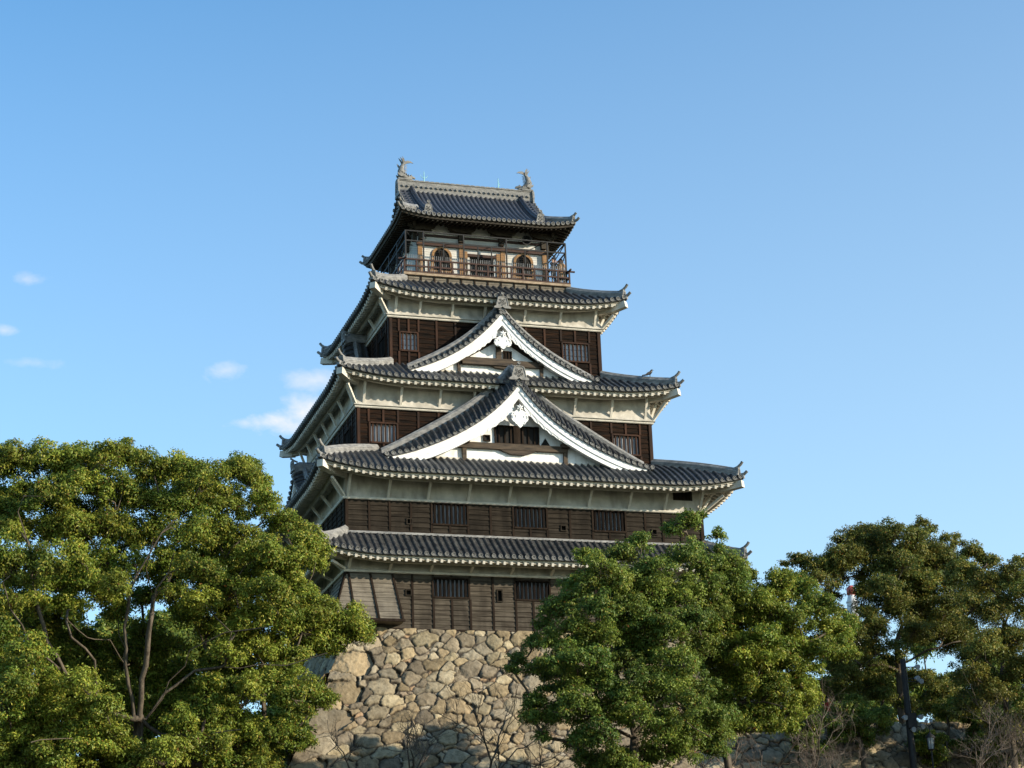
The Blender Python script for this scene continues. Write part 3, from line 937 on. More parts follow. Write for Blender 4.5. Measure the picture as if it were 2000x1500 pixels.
def gable(xc, yf, yw, poly, half, set_in, kind, axis='front', hb=0.95, sc=1.0, hm=0.3, vd=0.8):
    """gable built on a main roof: xc centre line, yf rim, yw wall behind it.  axis 'left' turns it to face -X"""
    if axis == 'front':
        T = lambda d, y, z: np.array((xc + d, y, z))
        ex, ey = np.array((1.0, 0, 0)), np.array((0, -1.0, 0))
    else:                                           # d runs along -y when seen from the left, rim at x = yf
        T = lambda d, y, z: np.array((y, xc - d, z))
        ex, ey = np.array((0, -1.0, 0)), np.array((-1.0, 0, 0))
    zf = lambda d: float(np.polyval(poly, abs(d)))
    ds = np.linspace(0, half, 22)
    up_ = lambda d: hm * (1 - 0.85 * (d / half) ** 3)          # how far the roof stands above its rim
    bend = lambda d, f: zf(d) + up_(d) * (1 - (1 - f) ** 1.7)
    depth = yw - yf                                  # positive
    wallmb, roofmb, rim = MB(), MB(), MB()
    yg = yf + set_in
    # gable wall: a slab under the rake
    step = 0.34
    zb_ = zf(half) - 0.35
    out = [(-half * .93, zb_)] + [(-d, zf(d) - step) for d in ds[::-1] if d < half * .93] + [(d, zf(d) - step) for d in ds[1:] if d < half * .93] + [(half * .93, zb_)]
    wallmb.plate(out, T(0, yg + 0.1, 0), ex, np.array((0, 0, 1.0)), 0.2)
    g = wallmb.build('gable', MT['white'], KEEP)
    # roof slopes with rolls
    for s in (-1, 1):
        roofmb.grid([[T(s * d, yf + vd * f, bend(d, f) - 0.06) for d in ds] for f in (0, .25, .5, .75, 1)] + [[T(s * d, yw + 0.15, zf(d) + up_(d) - 0.06) for d in ds]], True, flip=(s < 0))
        roofmb.grid([[T(s * d, y, zf(d) - 0.22) for d in ds] for y in (yf + .02, yw + 0.15)], True, flip=(s > 0))
        roofmb.grid([[T(s * d, yf, zf(d) - q) for d in ds] for q in (0.06, 0.22)])
        y = yf + vd + 0.3
        while y < yw - 0.05:
            roofmb.half([T(s * d, y, zf(d) + up_(d) - 0.06) for d in ds], -ey, 0.12, 5)
            y += 0.43
        # rake tiles, their round ends to the front
        arc, pd, pz = 0.0, 0.0, zf(0)
        nxt = 0.16
        for d in np.linspace(0, half, 500)[1:]:
            z = zf(d)
            arc += math.hypot(d - pd, z - pz)
            pd, pz = d, z
            if arc >= nxt:
                nxt += 0.43
                sl = (zf(d + .01) - zf(d - .01)) / .02
                tg = np.array(ex * s + np.array((0, 0, sl)))
                tg /= np.linalg.norm(tg)
                p = T(s * d, yf - 0.05, z - 0.04)
                roofmb.half([p] + [T(s * d, yf + vd * f, bend(d, f) - .04) for f in (.25, .5, .75, .95)], tg, 0.115, 6)
                rim.disc(p + ey * 0.01, ey, 0.135, 0.07)
    gr = roofmb.build('gable_roof', MT['tile'], g)
    rim.build('eave_tiles', MT['tile_end'], g)
    # descending ridges and main ridge
    for s in (-1, 1):
        k = MB()
        dd = np.linspace(0.15, half - .05, 20)
        pth = [T(s * d, yf + vd, zf(d) + up_(d)) for d in dd]
        rh = 0.30 if hm < .6 else 0.46
        k.sweep(pth, [(0.16, -0.1), (0.16, rh - .08), (0.09, rh), (-0.09, rh), (-0.16, rh - .08), (-0.16, -0.1)], lambda i: ey)
        for hh in (0.07, 0.15) if hm < .6 else (.06, .14, .22, .30):
            k.sweep(pth, [(0.185, hh), (0.185, hh + .03), (-0.185, hh + .03), (-0.185, hh)], lambda i: ey)
        k.tube([p + np.array((0, 0, rh)) for p in pth], 0.085, 6)
        k.build('rake_ridge', MT['ridge'], g)
    k = MB()
    rl = [T(0, yf + 0.05, zf(0) + .1), T(0, yf + vd * .6, zf(0) + .1 + hm * .7), T(0, yf + vd, zf(0) + hm), T(0, yw + .1, zf(0) + hm)]
    h = (0.50 if hm < .6 else 0.26) * sc
    k.sweep(rl, [(0.22, -0.15), (0.22, h * .8), (0.12, h), (-0.12, h), (-0.22, h * .8), (-0.22, -0.15)], lambda i: ex)
    k.tube([p + np.array((0, 0, h)) for p in rl], 0.10, 6)
    k.build('ridge', MT['ridge'], g)
    oe = MB()
    ridge_end(oe, T(0, yf - 0.02, zf(0) + 0.08), ex, ey, 0.98 * sc, 0.95 * sc)
    p = T(0, yf - 0.02, zf(0) + 0.08 + 0.92 * sc)
    oe.tube([p - ey * .35 + np.array((0, 0, -.04)), p - ey * .1 + np.array((0, 0, 0.06)), p + ey * 0.12 + np.array((0, 0, 0.2))], 0.08 * sc, 7)
    oe.disc(p + ey * 0.14 + np.array((0, 0, 0.21)), ey + np.array((0, 0, .3)), 0.11 * sc, 0.06)
    oe.build('ridge_end_tile', MT['tile_end'], g)
    # bargeboards in two steps and the soffit behind them
    for s in (-1, 1):
        bb = MB()
        dd = np.linspace(0, half * .985, 24)
        for (q0, q1, y0, y1) in ((0.20, 0.62, yf + 0.10, yf + 0.42), (0.58, None, yf + 0.17, yf + 0.46)):
            rows = []
            for d in dd:
                e1 = hb + 0.16 * (1 - d / half) ** 3 if q1 is None else q1
                zt_, zb2 = zf(d) - q0, zf(d) - e1
                fl = R_floor(kind, xc, yf, d, s)
                zb2 = max(zb2, fl)
                zt_ = max(zt_, fl)
                rows.append([T(s * d, y0, zt_), T(s * d, y0, zb2), T(s * d, y1, zb2), T(s * d, y1, zt_), T(s * d, y0, zt_)])
            bb.grid(rows, False, flip=(s > 0))
        # scored line
        bb.build('bargeboard', MT['white'], g)
    sf = MB()
    for s in (-1, 1):
        sf.grid([[T(s * d, y, zf(d) - 0.30) for d in ds] for y in (yf + .3, yg + .1)], flip=(s > 0))
    sf.build('soffit', MT['white'], g)
    return g, T, ex, ey, yg


def R_floor(kind, xc, yf, d, s):
    r = {'big': R2, 'small': R3}.get(kind)
    if r is None:
        return -99
    n = -(yf + 0.3 - r.c[1])
    L0, N0 = r.dims('front', 0)
    L1, N1 = r.dims('front', 1)
    v = (N0 - n) / (N0 - N1)
    return r.z('front', 0, v) - 0.06




def pendant(g, o, ex, ey, wd, ht, style):
    """carved white gable pendant: scrolled body, side wings, a small six-petalled boss"""
    up = np.array((0, 0, 1.0))
    mb = MB()
    hw = wd / 2
    if style == 'big':
        pts = [(0, 0), (.22, .10), (.50, .27), (.78, .36), (.98, .50), (.92, .66), (1.0, .78), (.86, .92), (.60, .93), (.42, 1.0), (.2, 1.06)]
    else:
        pts = [(0, 0), (.20, .07), (.38, .22), (.62, .20), (.88, .30), (1.0, .50), (.94, .68), (.78, .80), (.60, .84), (.45, .95), (.22, 1.06)]
    ol = [(a * hw, b * ht) for a, b in pts] + [(-a * hw, b * ht) for a, b in pts[::-1][:-1]]
    mb.plate(ol, o, ex, up, 0.14)
    # scrolls in relief
    f = ey * 0.085
    for s in (-1, 1):
        for (ca, cb, r, a0, a1) in ((.55, .62, .26, -0.6, 3.6), (.45, .30, .16, -2.2, 1.8), (.72, .80, .14, 0, 3.8)):
            arc = [o + ex * s * (ca + r * 1.25 * (1 - .08 * k) * math.cos(a0 + (a1 - a0) * k / 9)) * hw + up * (cb + r * .62 * (1 - .08 * k) * math.sin(a0 + (a1 - a0) * k / 9)) * ht + f for k in range(10)]
            mb.tube(arc, 0.030, 5)
    # leaf boss
    c = o + up * 1.16 * ht + ey * 0.12
    for k in range(6):
        a = math.pi / 6 + k * math.pi / 3
        q = c + (ex * math.cos(a) + up * math.sin(a)) * 0.13
        mb.tube([c, q, c + (ex * math.cos(a) + up * math.sin(a)) * 0.25], [0.05, 0.065, 0.01], 5)
    mb.disc(c + ey * 0.08, ey, 0.08, 0.1, 8)
    mb.build('pendant', MT['white'], g)


def wing(g, T, ex, ey, poly, d0, d1, y, hb):
    """scalloped carving along the lower edge of a bargeboard"""
    for s in (-1, 1):
        mb = MB()
        up = np.array((0, 0, 1.0))
        n = 26
        top, bot = [], []
        for k in range(n + 1):
            d = d0 + (d1 - d0) * k / n
            z = float(np.polyval(poly, d)) - hb + 0.06
            dep = (0.42 * (1 - k / n) + 0.10) * (0.72 + 0.28 * abs(math.sin(k * math.pi / 4.3)))
            top.append((s * d, z))
            bot.append((s * d, z - dep))
        ol = top + bot[::-1]
        mb.plate(ol, T(0, y, 0), ex, up, 0.10)
        for k in range(2, n - 2, 4):
            d, z = top[k]
            mb.tube([T(d, y, z - .02) + ey * .06, T(bot[k + 2][0], y, bot[k + 2][1] + .05) + ey * .06], 0.025, 5)
        mb.build('carved_wing', MT['white'], g)


# larger front gable
g, T, ex, ey, yg = gable(0.0, -10.1, C3[1] - B3, BIG, 8.85, 0.95, 'big', hm=1.28, vd=1.5)
DZ = 0.12
pendant(g, T(0.0, -9.96, 13.20), ex, ey, 1.16, 1.15, 'big')
wing(g, T, ex, ey, BIG, 0.35, 3.3, -9.84, 1.0)
FG = Frame('front', (0.0, 0), 8, -yg)


def gbox(name, m, t0, t1, n0, n1, z0, z1):
    b = MB()
    FG.box(b, t0, t1, FG.N + n0, FG.N + n1, z0 + DZ, z1 + DZ)
    return b.build(name, MT[m], g)


def gwindow(t0, t1, z0, z1, nb, mull=None):
    f = MB()
    z0, z1 = z0 + DZ, z1 + DZ
    for (p0, p1, q0, q1) in ((t0 - .07, t0, z0 - .07, z1 + .07), (t1, t1 + .07, z0 - .07, z1 + .07), (t0, t1, z1, z1 + .07), (t0, t1, z0 - .07, z0)):
        FG.box(f, p0, p1, FG.N + 0.005, FG.N + 0.13, q0, q1)
    FG.box(f, t0, t1, FG.N + 0.002, FG.N + 0.012, z0, z1, 1)
    for i in range(nb):
        t = t0 + (t1 - t0) * (i + .6) / (nb + .2)
        FG.box(f, t - .05, t + .05, FG.N + 0.02, FG.N + 0.09, z0, z1)
    if mull:
        FG.box(f, mull[0], mull[1], FG.N + 0.02, FG.N + 0.12, z0, z1)
    return f.build('gable_window', [MT['post'], MT['dark']], g)


# beam levels follow the photograph's measured wall heights (the wall stands a little behind the rim)
gbox('tie_beam', 'beam', -3.95, 3.35, 0.01, 0.26, 11.78, 12.17)
gb = MB()
gb.plate([(-1.25, 11.80), (-1.0, 11.66), (-.7, 11.58), (-.5, 11.48), (.5, 11.48), (.7, 11.58), (1.0, 11.66), (1.25, 11.80)], T(0, yg - 0.13, DZ), ex, (0, 0, 1), 0.2)
gb.build('beam_bracket', MT['beam'], g)
for t in (-3.55, 3.2):
    gbox('bracket_block', 'beam', t - .28, t + .28, 0.005, 0.50, 12.06, 12.36)
    gbox('bracket_post', 'beam', t - .13, t + .13, 0.006, 0.22, 10.9, 12.2)
gwindow(-1.42, 1.42, 12.25, 13.36, 7, (-.22, .22))
gwindow(-2.16, -1.86, 12.38, 12.66, 0)
tri = MB()
tri.plate([(1.62, 12.26), (2.2, 12.26), (1.91, 12.72)], T(0, yg - 0.03, DZ), ex, (0, 0, 1), 0.07)
tri.build('triangle_loophole', MT['dark'], g)
gbox('sill_board', 'eave', -6.2, 6.2, 0.0, 0.12, 10.95, 11.12)

# smaller front gable above it
DZ = 0.0
g, T, ex, ey, yg = gable(-0.22, -7.78, C4[1] - B4, SMALL, 6.42, 0.75, 'small', hb=0.86, sc=0.88, hm=0.40, vd=0.75)
pendant(g, T(0.0, -7.62, 19.30), ex, ey, 1.20, 0.90, 'small')
wing(g, T, ex, ey, SMALL, 0.35, 2.5, -7.54, 0.9)
FG = Frame('front', (-0.22, 0), 8, -yg)
gbox('tie_beam', 'beam', -2.72, 0.75, 0.01, 0.36, 18.25, 18.72)
gbox('tie_beam', 'beam', 0.76, 2.75, 0.01, 0.26, 18.28, 18.68)
gbox('king_post', 'beam', -0.33, 0.02, 0.005, 0.16, 18.7, 20.3)
for s in (-1, 1):
    b = MB()
    b.beam(T(s * 2.55, yg - 0.09, 18.76), T(s * 0.15, yg - 0.09, 20.25), 0.2, 0.30)
    b.build('inner_rafter', MT['post'], g)
gb = MB()
gb.plate([(-.75, 18.28), (-.45, 18.12), (.35, 18.02), (.75, 18.1), (.95, 18.28)], T(0, yg - 0.14, 0), ex, (0, 0, 1), 0.24)
gb.build('beam_bracket', MT['beam'], g)
for t in (-2.9, 2.75):
    gbox('bracket_block', 'beam', t - .24, t + .24, 0.006, 0.42, 18.4, 18.8)
    gbox('bracket_post', 'beam', t - .1, t + .1, 0.007, 0.2, 17.5, 18.4)
gwindow(0.22, 0.68, 18.82, 19.30, 2)
gbox('sill_board', 'eave', -5.0, 5.0, 0.0, 0.10, 17.6, 17.78)

# gables on the left side, seen edge on
SIDE = lambda zt, dz: np.polyfit([0, 1.2, 2.4, 3.8], [zt, zt - .55 * dz, zt - .82 * dz, zt - dz], 3)
gable(0.16, -9.15, C4[0] - A4, SIDE(21.7, 3.9), 3.9, 0.8, 'side', axis='left', hb=0.7, sc=0.85)
gable(-0.2, -12.75, C3[0] - A3, SIDE(12.3, 2.2), 3.4, 0.8, 'side', axis='left', hb=0.6, sc=0.8)
# ------------------------------------------------------------------ top storey, balcony, top roof
up3 = np.array((0, 0, 1.0))
FD = Frame('front', (-0.15, 0.17), 5.91, 4.81)
ZD = 25.47
# low boarded wall under the balcony
mb = MB()
for side in SIDES:
    fr = Frame(side, (-0.15, 0.17), 5.72, 4.62)
    cladding(mb, fr, -fr.L, fr.L, 24.3, 25.29, 0.2, [])
sub = mb.build('balcony_skirt', MT['wood_grey'], KEEP)
mb = MB()
for side in ('front', 'left', 'right'):
    fr = Frame(side, (-0.15, 0.17), 5.72, 4.62)
    for k in range(13):
        t = -fr.L + 0.1 + (2 * fr.L - .2) * k / 12.0
        fr.box(mb, t - .05, t + .05, fr.N - .02, fr.N + .08, 24.4, 25.28)
mb.build('battens', MT['post'], sub)
# deck
mb = MB()
mb.box(-6.06, 5.76, -4.64, 4.98, ZD - 0.17, ZD)
deck = mb.build('balcony', MT['deck'], KEEP)
mb = MB()
for side in ('front', 'left', 'right'):
    fr = Frame(side, (-0.15, 0.17), 5.91, 4.81)
    fr.box(mb, -fr.L + 0.02, fr.L - 0.02, fr.N - .05, fr.N + 0.012, ZD + 0.004, ZD + 0.09)
mb.build('kick_board', MT['rail'], deck)
# railing: posts and two rails, the rails crossing past the corner posts
for side in ('front', 'left', 'right'):
    fr = Frame(side, (-0.15, 0.17), 5.91, 4.81)
    nn = 14 if side == 'front' else 11
    for k in range(nn + 1):
        if side != 'front' and k == 0 and side == 'right':
            continue
        t = -fr.L + 0.06 + (2 * fr.L - .12) * k / nn
        if side == 'left' and k == nn:
            continue
        b = MB()
        fr.box(b, t - .055, t + .055, fr.N - .12, fr.N - .01, ZD + 0.002, ZD + (1.0 if k in (0, nn) else 0.93))
        b.build('rail_post', MT['rail'], deck)
    dz = 0.0 if side == 'front' else 0.018
    b = MB()
    fr.box(b, -fr.L - .35, fr.L + .35, fr.N - .115, fr.N - .015, ZD + 0.90 + dz, ZD + 1.0 + dz)
    b.build('top_rail', MT['rail'], deck)
    b = MB()
    fr.box(b, -fr.L, fr.L, fr.N - .10, fr.N - .03, ZD + 0.42 + dz, ZD + 0.53 + dz)
    b.build('middle_rail', MT['rail'], deck)
# safety cage of dark steel behind the railing
ZC = 28.55
for side in ('front', 'left', 'right'):
    fr = Frame(side, (-0.15, 0.17), 5.70, 4.60)
    n = 4 if side == 'front' else 3
    ts = [-5.70, -4.45, -1.62, 1.42, 4.38, 5.70] if side == 'front' else list(np.linspace(-fr.L, fr.L, 5))
    for t in ts:
        if side != 'front' and abs(abs(t) - fr.L) < 0.1:
            continue
        b = MB()
        fr.box(b, t - .045, t + .045, fr.N - .05, fr.N + .045, ZD + .001, ZC)
        b.build('cage_post', MT['metal'], deck)
    if side == 'front':
        for t in (-3.05, -0.62, 0.35, 2.75):
            b = MB()
            fr.box(b, t - .035, t + .035, fr.N - .04, fr.N + .035, ZD + .001, ZC - 0.72)
            b.build('cage_post', MT['metal'], deck)
    dz = 0.0 if side == 'front' else 0.013
    for z, hgt in ((ZC, 0.035), (ZC - 0.72, 0.045)):
        b = MB()
        fr.box(b, -fr.L, fr.L, fr.N - .035, fr.N + .03, z - hgt + dz, z + hgt + dz)
        b.build('cage_beam', MT['metal'], deck)
    # wire mesh: thin verticals low down and level wires up to the middle beam
    b = MB()
    z = ZD + 0.95
    while z < ZC - 0.75:
        fr.box(b, -fr.L + .05, fr.L - .05, fr.N - .004, fr.N + .004, z - .005, z + .005)
        z += 0.17
    b.build('wire_mesh', MT['metal'], deck)
    b = MB()
    t = -fr.L + 0.1
    while t < fr.L:
        fr.box(b, t - .008, t + .008, fr.N + .006, fr.N + .02, ZD + 0.1, ZD + 1.35)
        t += 0.135
    b.build('wire_mesh', MT['wire'], deck)
    # stays from the cage up to the wall
    for t in ts:
        if side != 'front' and abs(abs(t) - fr.L) < 0.1:
            continue
        b = MB()
        b.beam(fr.P(t * 0.999, fr.N, ZC), fr.P(t * 0.88, fr.N - 1.2, ZC + 0.03), .05, .05)
        b.build('cage_stay', MT['metal'], deck)
for sx in (-1, 1):
    b = MB()
    x = -0.15 + sx * 5.70
    b.beam((x, -4.43, ZC - .02), (x, 0.17, ZC - .70), .05, .05)
    b.beam((x, -4.43, ZC - .74), (x, -2.0, ZD + .9), .05, .05)
    b.build('cage_brace', MT['metal'], deck)

# chamber walls
FC = Frame('front', C5, A5, B5)
ZW = 29.8
mb = MB()
for side in SIDES:
    fr = Frame(side, C5, A5, B5)
    if side == 'front':
        continue
    mb.grid([[fr.P(s * fr.L, fr.N, z) for s in (-1, 1)] for z in (ZD, ZW)])


def bell(n=18):
    """outline of a bell-shaped window, base at (0,0)"""
    R_ = [(0.62, 0.0), (0.59, .30), (.565, .62), (.56, .90), (.545, 1.10), (.50, 1.27), (.41, 1.40), (.29, 1.50), (.14, 1.57), (0, 1.67)]
    return R_


BW = [(-3.02, 26.28), (2.84, 26.28)]
DOOR = (-1.02, 0.72, ZD, 27.62)
# front wall: panels round the door, the bell windows applied with real depth
x0, x1 = C5[0] - A5, C5[0] + A5
yw = C5[1] - B5
mb.grid([[(x0, yw, z), (DOOR[0], yw, z)] for z in (ZD, ZW)])
mb.grid([[(DOOR[1], yw, z), (x1, yw, z)] for z in (ZD, ZW)])
mb.grid([[(DOOR[0], yw, z), (DOOR[1], yw, z)] for z in (DOOR[3], ZW)])
chamber = mb.build('lookout_wall', MT['gallery'], KEEP)
b = MB()
b.box(DOOR[0], DOOR[1], yw + 0.25, yw + 0.3, ZD, DOOR[3])
for k in range(11):
    t = DOOR[0] + .1 + k * 0.154
    b.box(t - .018, t + .018, yw + 0.18, yw + 0.22, ZD + .02, ZD + 1.75)
dr = b.build('door', MT['dark'], chamber)
for t in (DOOR[0] - .30, DOOR[1] + .30):
    b = MB()
    b.box(t - .13, t + .13, yw - 0.10, yw + .1, ZD, DOOR[3] + .2)
    b.build('door_post', MT['column'], chamber)
b = MB()
b.box(DOOR[0] - .16, DOOR[1] + .16, yw - .09, yw + .1, DOOR[3] - .14, DOOR[3] + 0.06)
b.build('lintel', MT['rail'], chamber)
for cx, cz in BW:
    rr = bell()
    sc_out = [(a * 1.28, c * 1.09) for a, c in rr]
    ringo = [(cx + a, cz + c) for a, c in sc_out] + [(cx - a, cz + c) for a, c in sc_out[::-1][1:]]
    ringi = [(cx + a, cz + c) for a, c in rr] + [(cx - a, cz + c) for a, c in rr[::-1][1:]]
    f = MB()
    n = len(ringo)
    ro = [(x, yw - 0.10, z) for x, z in ringo]
    ri = [(x, yw - 0.10, z) for x, z in ringi]
    rb = [(x, yw + 0.0, z) for x, z in ringo]
    ib = [(x, yw - 0.005, z) for x, z in ringi]
    f.grid([rb, ro, ri, ib])
    bw = f.build('bell_window', MT['column'], chamber)
    f = MB()
    f.add([(x, yw - 0.012, z) for x, z in ringi], [tuple(range(n))])
    f.build('opening', MT['dark'], chamber)
    for k in range(7):
        t = cx - 0.48 + 0.16 * k
        f = MB()
        f.box(t - .022, t + .022, yw - .06, yw - .02, cz, cz + 1.02 + .45 * (1 - abs(t - cx) / .5))
        f.build('window_bar', MT['post'], chamber)
    f = MB()
    f.box(cx - .85, cx + .85, yw - .09, yw + .01, cz - .14, cz - 0.002)
    f.build('sill_board', MT['column'], chamber)
for t in (x0 + .14, -1.62, 1.36, x1 - .14):
    b = MB()
    b.box(t - .16, t + .16, yw - .12, yw + .05, ZD + .001, 28.36)
    b.build('column', MT['column'], chamber)
b = MB()
b.box(x0 - .1, x1 + .1, yw - .14, yw + .02, 28.02, 28.20)
b.box(x0 - .06, x1 + .06, yw - .05, yw + .02, 26.0, 26.16)
b.box(x0 - .1, x1 + .1, yw - .15, yw + .02, 28.72, 28.86)
b.build('tie_rail', MT['rail'], chamber)
b = MB()
for k in range(2):
    b.box(x0 - .02, x1 + .02, yw - .09, yw + .01, 28.215 + .1 * k, 28.275 + .1 * k)
b.build('transom_slats', MT['rail'], chamber)
# bracket arms under the top eaves
for side in ('front', 'left', 'right'):
    fr = Frame(side, C5, A5, B5)
    ts = (-4.4, -1.55, 1.35, 4.4) if side == 'front' else np.linspace(-fr.L + .3, fr.L - .3, 4)
    for t in ts:
        b = MB()
        fr.box(b, t - .17, t + .17, fr.N - .05, fr.N + .30, 28.42, 29.6)
        fr.box(b, t - .75, t + .75, fr.N + .05, fr.N + .26, 29.0, 29.22)
        b.plate([(-1.05, 29.5), (-.95, 29.24), (-.4, 29.05), (.4, 29.05), (.95, 29.24), (1.05, 29.5)], fr.P(t, fr.N + .38, 0), fr.et, up3, 0.2)
        b.build('bracket', MT['eave_dark'], chamber)


# ---- top hip-and-gable roof ----
class TopRoof:
    c, a, b, ag = (-0.15, 0.17), 6.22, 5.36, 4.62
    vg = 0.30
    ze, zr, rise, wz = 29.54, 33.62, 0.34, 2.6

    def prof(self, v):
        return 0.62 * v + 0.38 * v * v + 0.0

    def half(self, v):
        return self.a - (self.a - self.ag) * min(1.0, v / self.vg)

    def zf(self, t, v):
        s = self.half(v) - abs(t) if v < self.vg else 9
        e = max(0, 1 - s / self.wz)
        return self.ze + (self.zr - self.ze) * self.prof(v) + self.rise * e * e * (1 - v / self.vg if v < self.vg else 0)

    def P(self, side, t, v):
        # front/back: distance out from the ridge; left/right: skirt below the gable
        if side in ('front', 'back'):
            n = self.b * (1 - v)
            s = -1 if side == 'front' else 1
            return np.array((self.c[0] + t, self.c[1] + s * n, self.zf(t, v)))
        n = self.half(v)
        s = -1 if side == 'left' else 1
        L = self.b * (1 - v)
        e = max(0, 1 - (L - abs(t)) / self.wz)
        z = self.ze + (self.zr - self.ze) * self.prof(v) + self.rise * e * e * (1 - v / self.vg if v < self.vg else 0)
        return np.array((self.c[0] + s * n, self.c[1] + t, z))


TR = TopRoof()
tiles, ends, board, soff, rest = MB(), MB(), MB(), MB(), MB()
for side in ('front', 'back'):
    s = -1 if side == 'front' else 1
    vs = list(np.linspace(0, TR.vg, 5))
    q = [math.sin(math.pi / 2 * (-1 + 2 * i / 24.0)) for i in range(25)]
    tiles.grid([[TR.P(side, k * TR.half(v), v) for k in q] for v in vs], True)
    tiles.grid([[TR.P(side, k * (TR.ag + 0.36), v) for k in q] for v in np.linspace(TR.vg, 1, 10)], True)
    n = int(round(2 * (TR.a - .2) / 0.355))
    for i in range(n + 1):
        t = -(TR.a - .2) + 2 * (TR.a - .2) * i / n
        vm_ = 1.0 if abs(t) < TR.ag + .3 else TR.vg * (TR.a - abs(t)) / (TR.a - TR.ag)
        path = [TR.P(side, t, v) for v in np.linspace(0, max(vm_, .02), max(2, int(13 * vm_)))]
        path[0] = path[0] + np.array((0, s * .07, 0))
        tiles.half(path, (1, 0, 0), 0.105, 6, lift=RND.uniform(-.01, .01))
        ends.disc(path[0] + np.array((0, s * .012, 0.02)), (0, s, -0.12), 0.13, 0.07)
for side in ('left', 'right'):
    s = -1 if side == 'left' else 1
    q = [math.sin(math.pi / 2 * (-1 + 2 * i / 24.0)) for i in range(25)]
    tiles.grid([[TR.P(side, k * TR.b * (1 - v), v) for k in q] for v in np.linspace(0, TR.vg, 5)], True)
    n = int(round(2 * (TR.b - .2) / 0.355))
    for i in range(n + 1):
        t = -(TR.b - .2) + 2 * (TR.b - .2) * i / n
        vm_ = min(TR.vg, 1 - abs(t) / TR.b)
        path = [TR.P(side, t, v) for v in np.linspace(0, max(vm_, .02), 4)]
        path[0] = path[0] + np.array((s * .07, 0, 0))
        tiles.half(path, (0, 1, 0), 0.095, 5)
        ends.disc(path[0] + np.array((s * .012, 0, 0.02)), (s, 0, -0.12), 0.13, 0.07)
    # verge tiles of the gable end
    for sy in (-1, 1):
        for v in np.linspace(TR.vg + .03, .97, 11):
            p = np.array((TR.c[0] + s * (TR.ag + .42), TR.c[1] + sy * TR.b * (1 - v), TR.zf(0, v)))
            tg = np.array((0, -sy * TR.b, (TR.zr - TR.ze) * (0.62 + .76 * v)))
            tg /= np.linalg.norm(tg)
            tiles.half([p, p - np.array((s * .7, 0, 0))], tg, 0.10, 5)
            ends.disc(p + np.array((s * .01, 0, 0.02)), (s, 0, 0), 0.13, 0.07)
for side in SIDES:
    sgn = {'front': (0, -1), 'back': (0, 1), 'left': (-1, 0), 'right': (1, 0)}[side]
    en = np.array((*sgn, 0.0))
    L0, N0 = (TR.a, TR.b) if side in ('front', 'back') else (TR.b, TR.a)
    q = [math.sin(math.pi / 2 * (-1 + 2 * i / 24.0)) for i in range(25)]

    def EP(t, off, dz):
        # follows the upturned eave, `off` metres in from the edge
        e = max(0, 1 - (L0 - off - abs(t)) / TR.wz)
        z = TR.ze + TR.rise * e * e * max(0, 1 - off / 2.5) + dz
        et = np.array((abs(sgn[1]), abs(sgn[0]), 0.0))
        return np.array((TR.c[0], TR.c[1], 0)) + et * t + en * (N0 - off) + np.array((0, 0, z))
    board.grid([[EP(k * (L0 - o), o, dz) for k in q] for o, dz in ((0, 0.0), (0, -.1), (.08, -.1), (.12, -.26), (.3, -.26), (.3, 0))])
    soff.grid([[EP(k * (L0 - o), o, -.24 + .18 * o) for k in q] for o in (0.15, .8, 1.4, 2.0)])
    n = int(round(2 * (L0 - .3) / 0.34))
    for i in range(n + 1):
        t = -(L0 - .3) + 2 * (L0 - .3) * i / n
        oi = min(1.95, L0 - abs(t))
        if oi > .5:
            rest.beam(EP(t, .22, -.24 - .04), EP(t, oi, -.24 + .18 * oi - .04), .10, .13)
roof5 = tiles.build('roof', MT['tile_top'], KEEP)
ends.build('eave_tiles', MT['tile_end'], roof5)
board.build('eave_board', MT['eave_dark'], roof5)
soff.build('soffit', MT['eave_dark'], roof5)
tag(rest.build('rafters', MT['eave_dark'], roof5), kind='stuff')
# gable ends
for s in (-1, 1):
    b = MB()
    x = TR.c[0] + s * TR.ag
    pts = [(-TR.b * (1 - v), TR.zf(0, v) - .12) for v in np.linspace(TR.vg, 1, 9)]
    ol = pts + [(-a, z) for a, z in pts[::-1][1:]]
    b.plate(ol, (x - s * .25, TR.c[1], 0), (0, 1, 0), up3, 0.1)
    b.build('gable_end', MT['white'], roof5)
    bb = MB()
    for sy in (-1, 1):
        vv = np.linspace(TR.vg - .04, 1, 12)
        bb.grid([[np.array((x + s * xo, TR.c[1] + sy * TR.b * (1 - v), TR.zf(0, v) - q_)) for v in vv] for xo, q_ in ((.30, .10), (.30, .42), (.18, .42), (.18, .10))])
    bb.build('bargeboard', MT['eave_dark'], roof5)
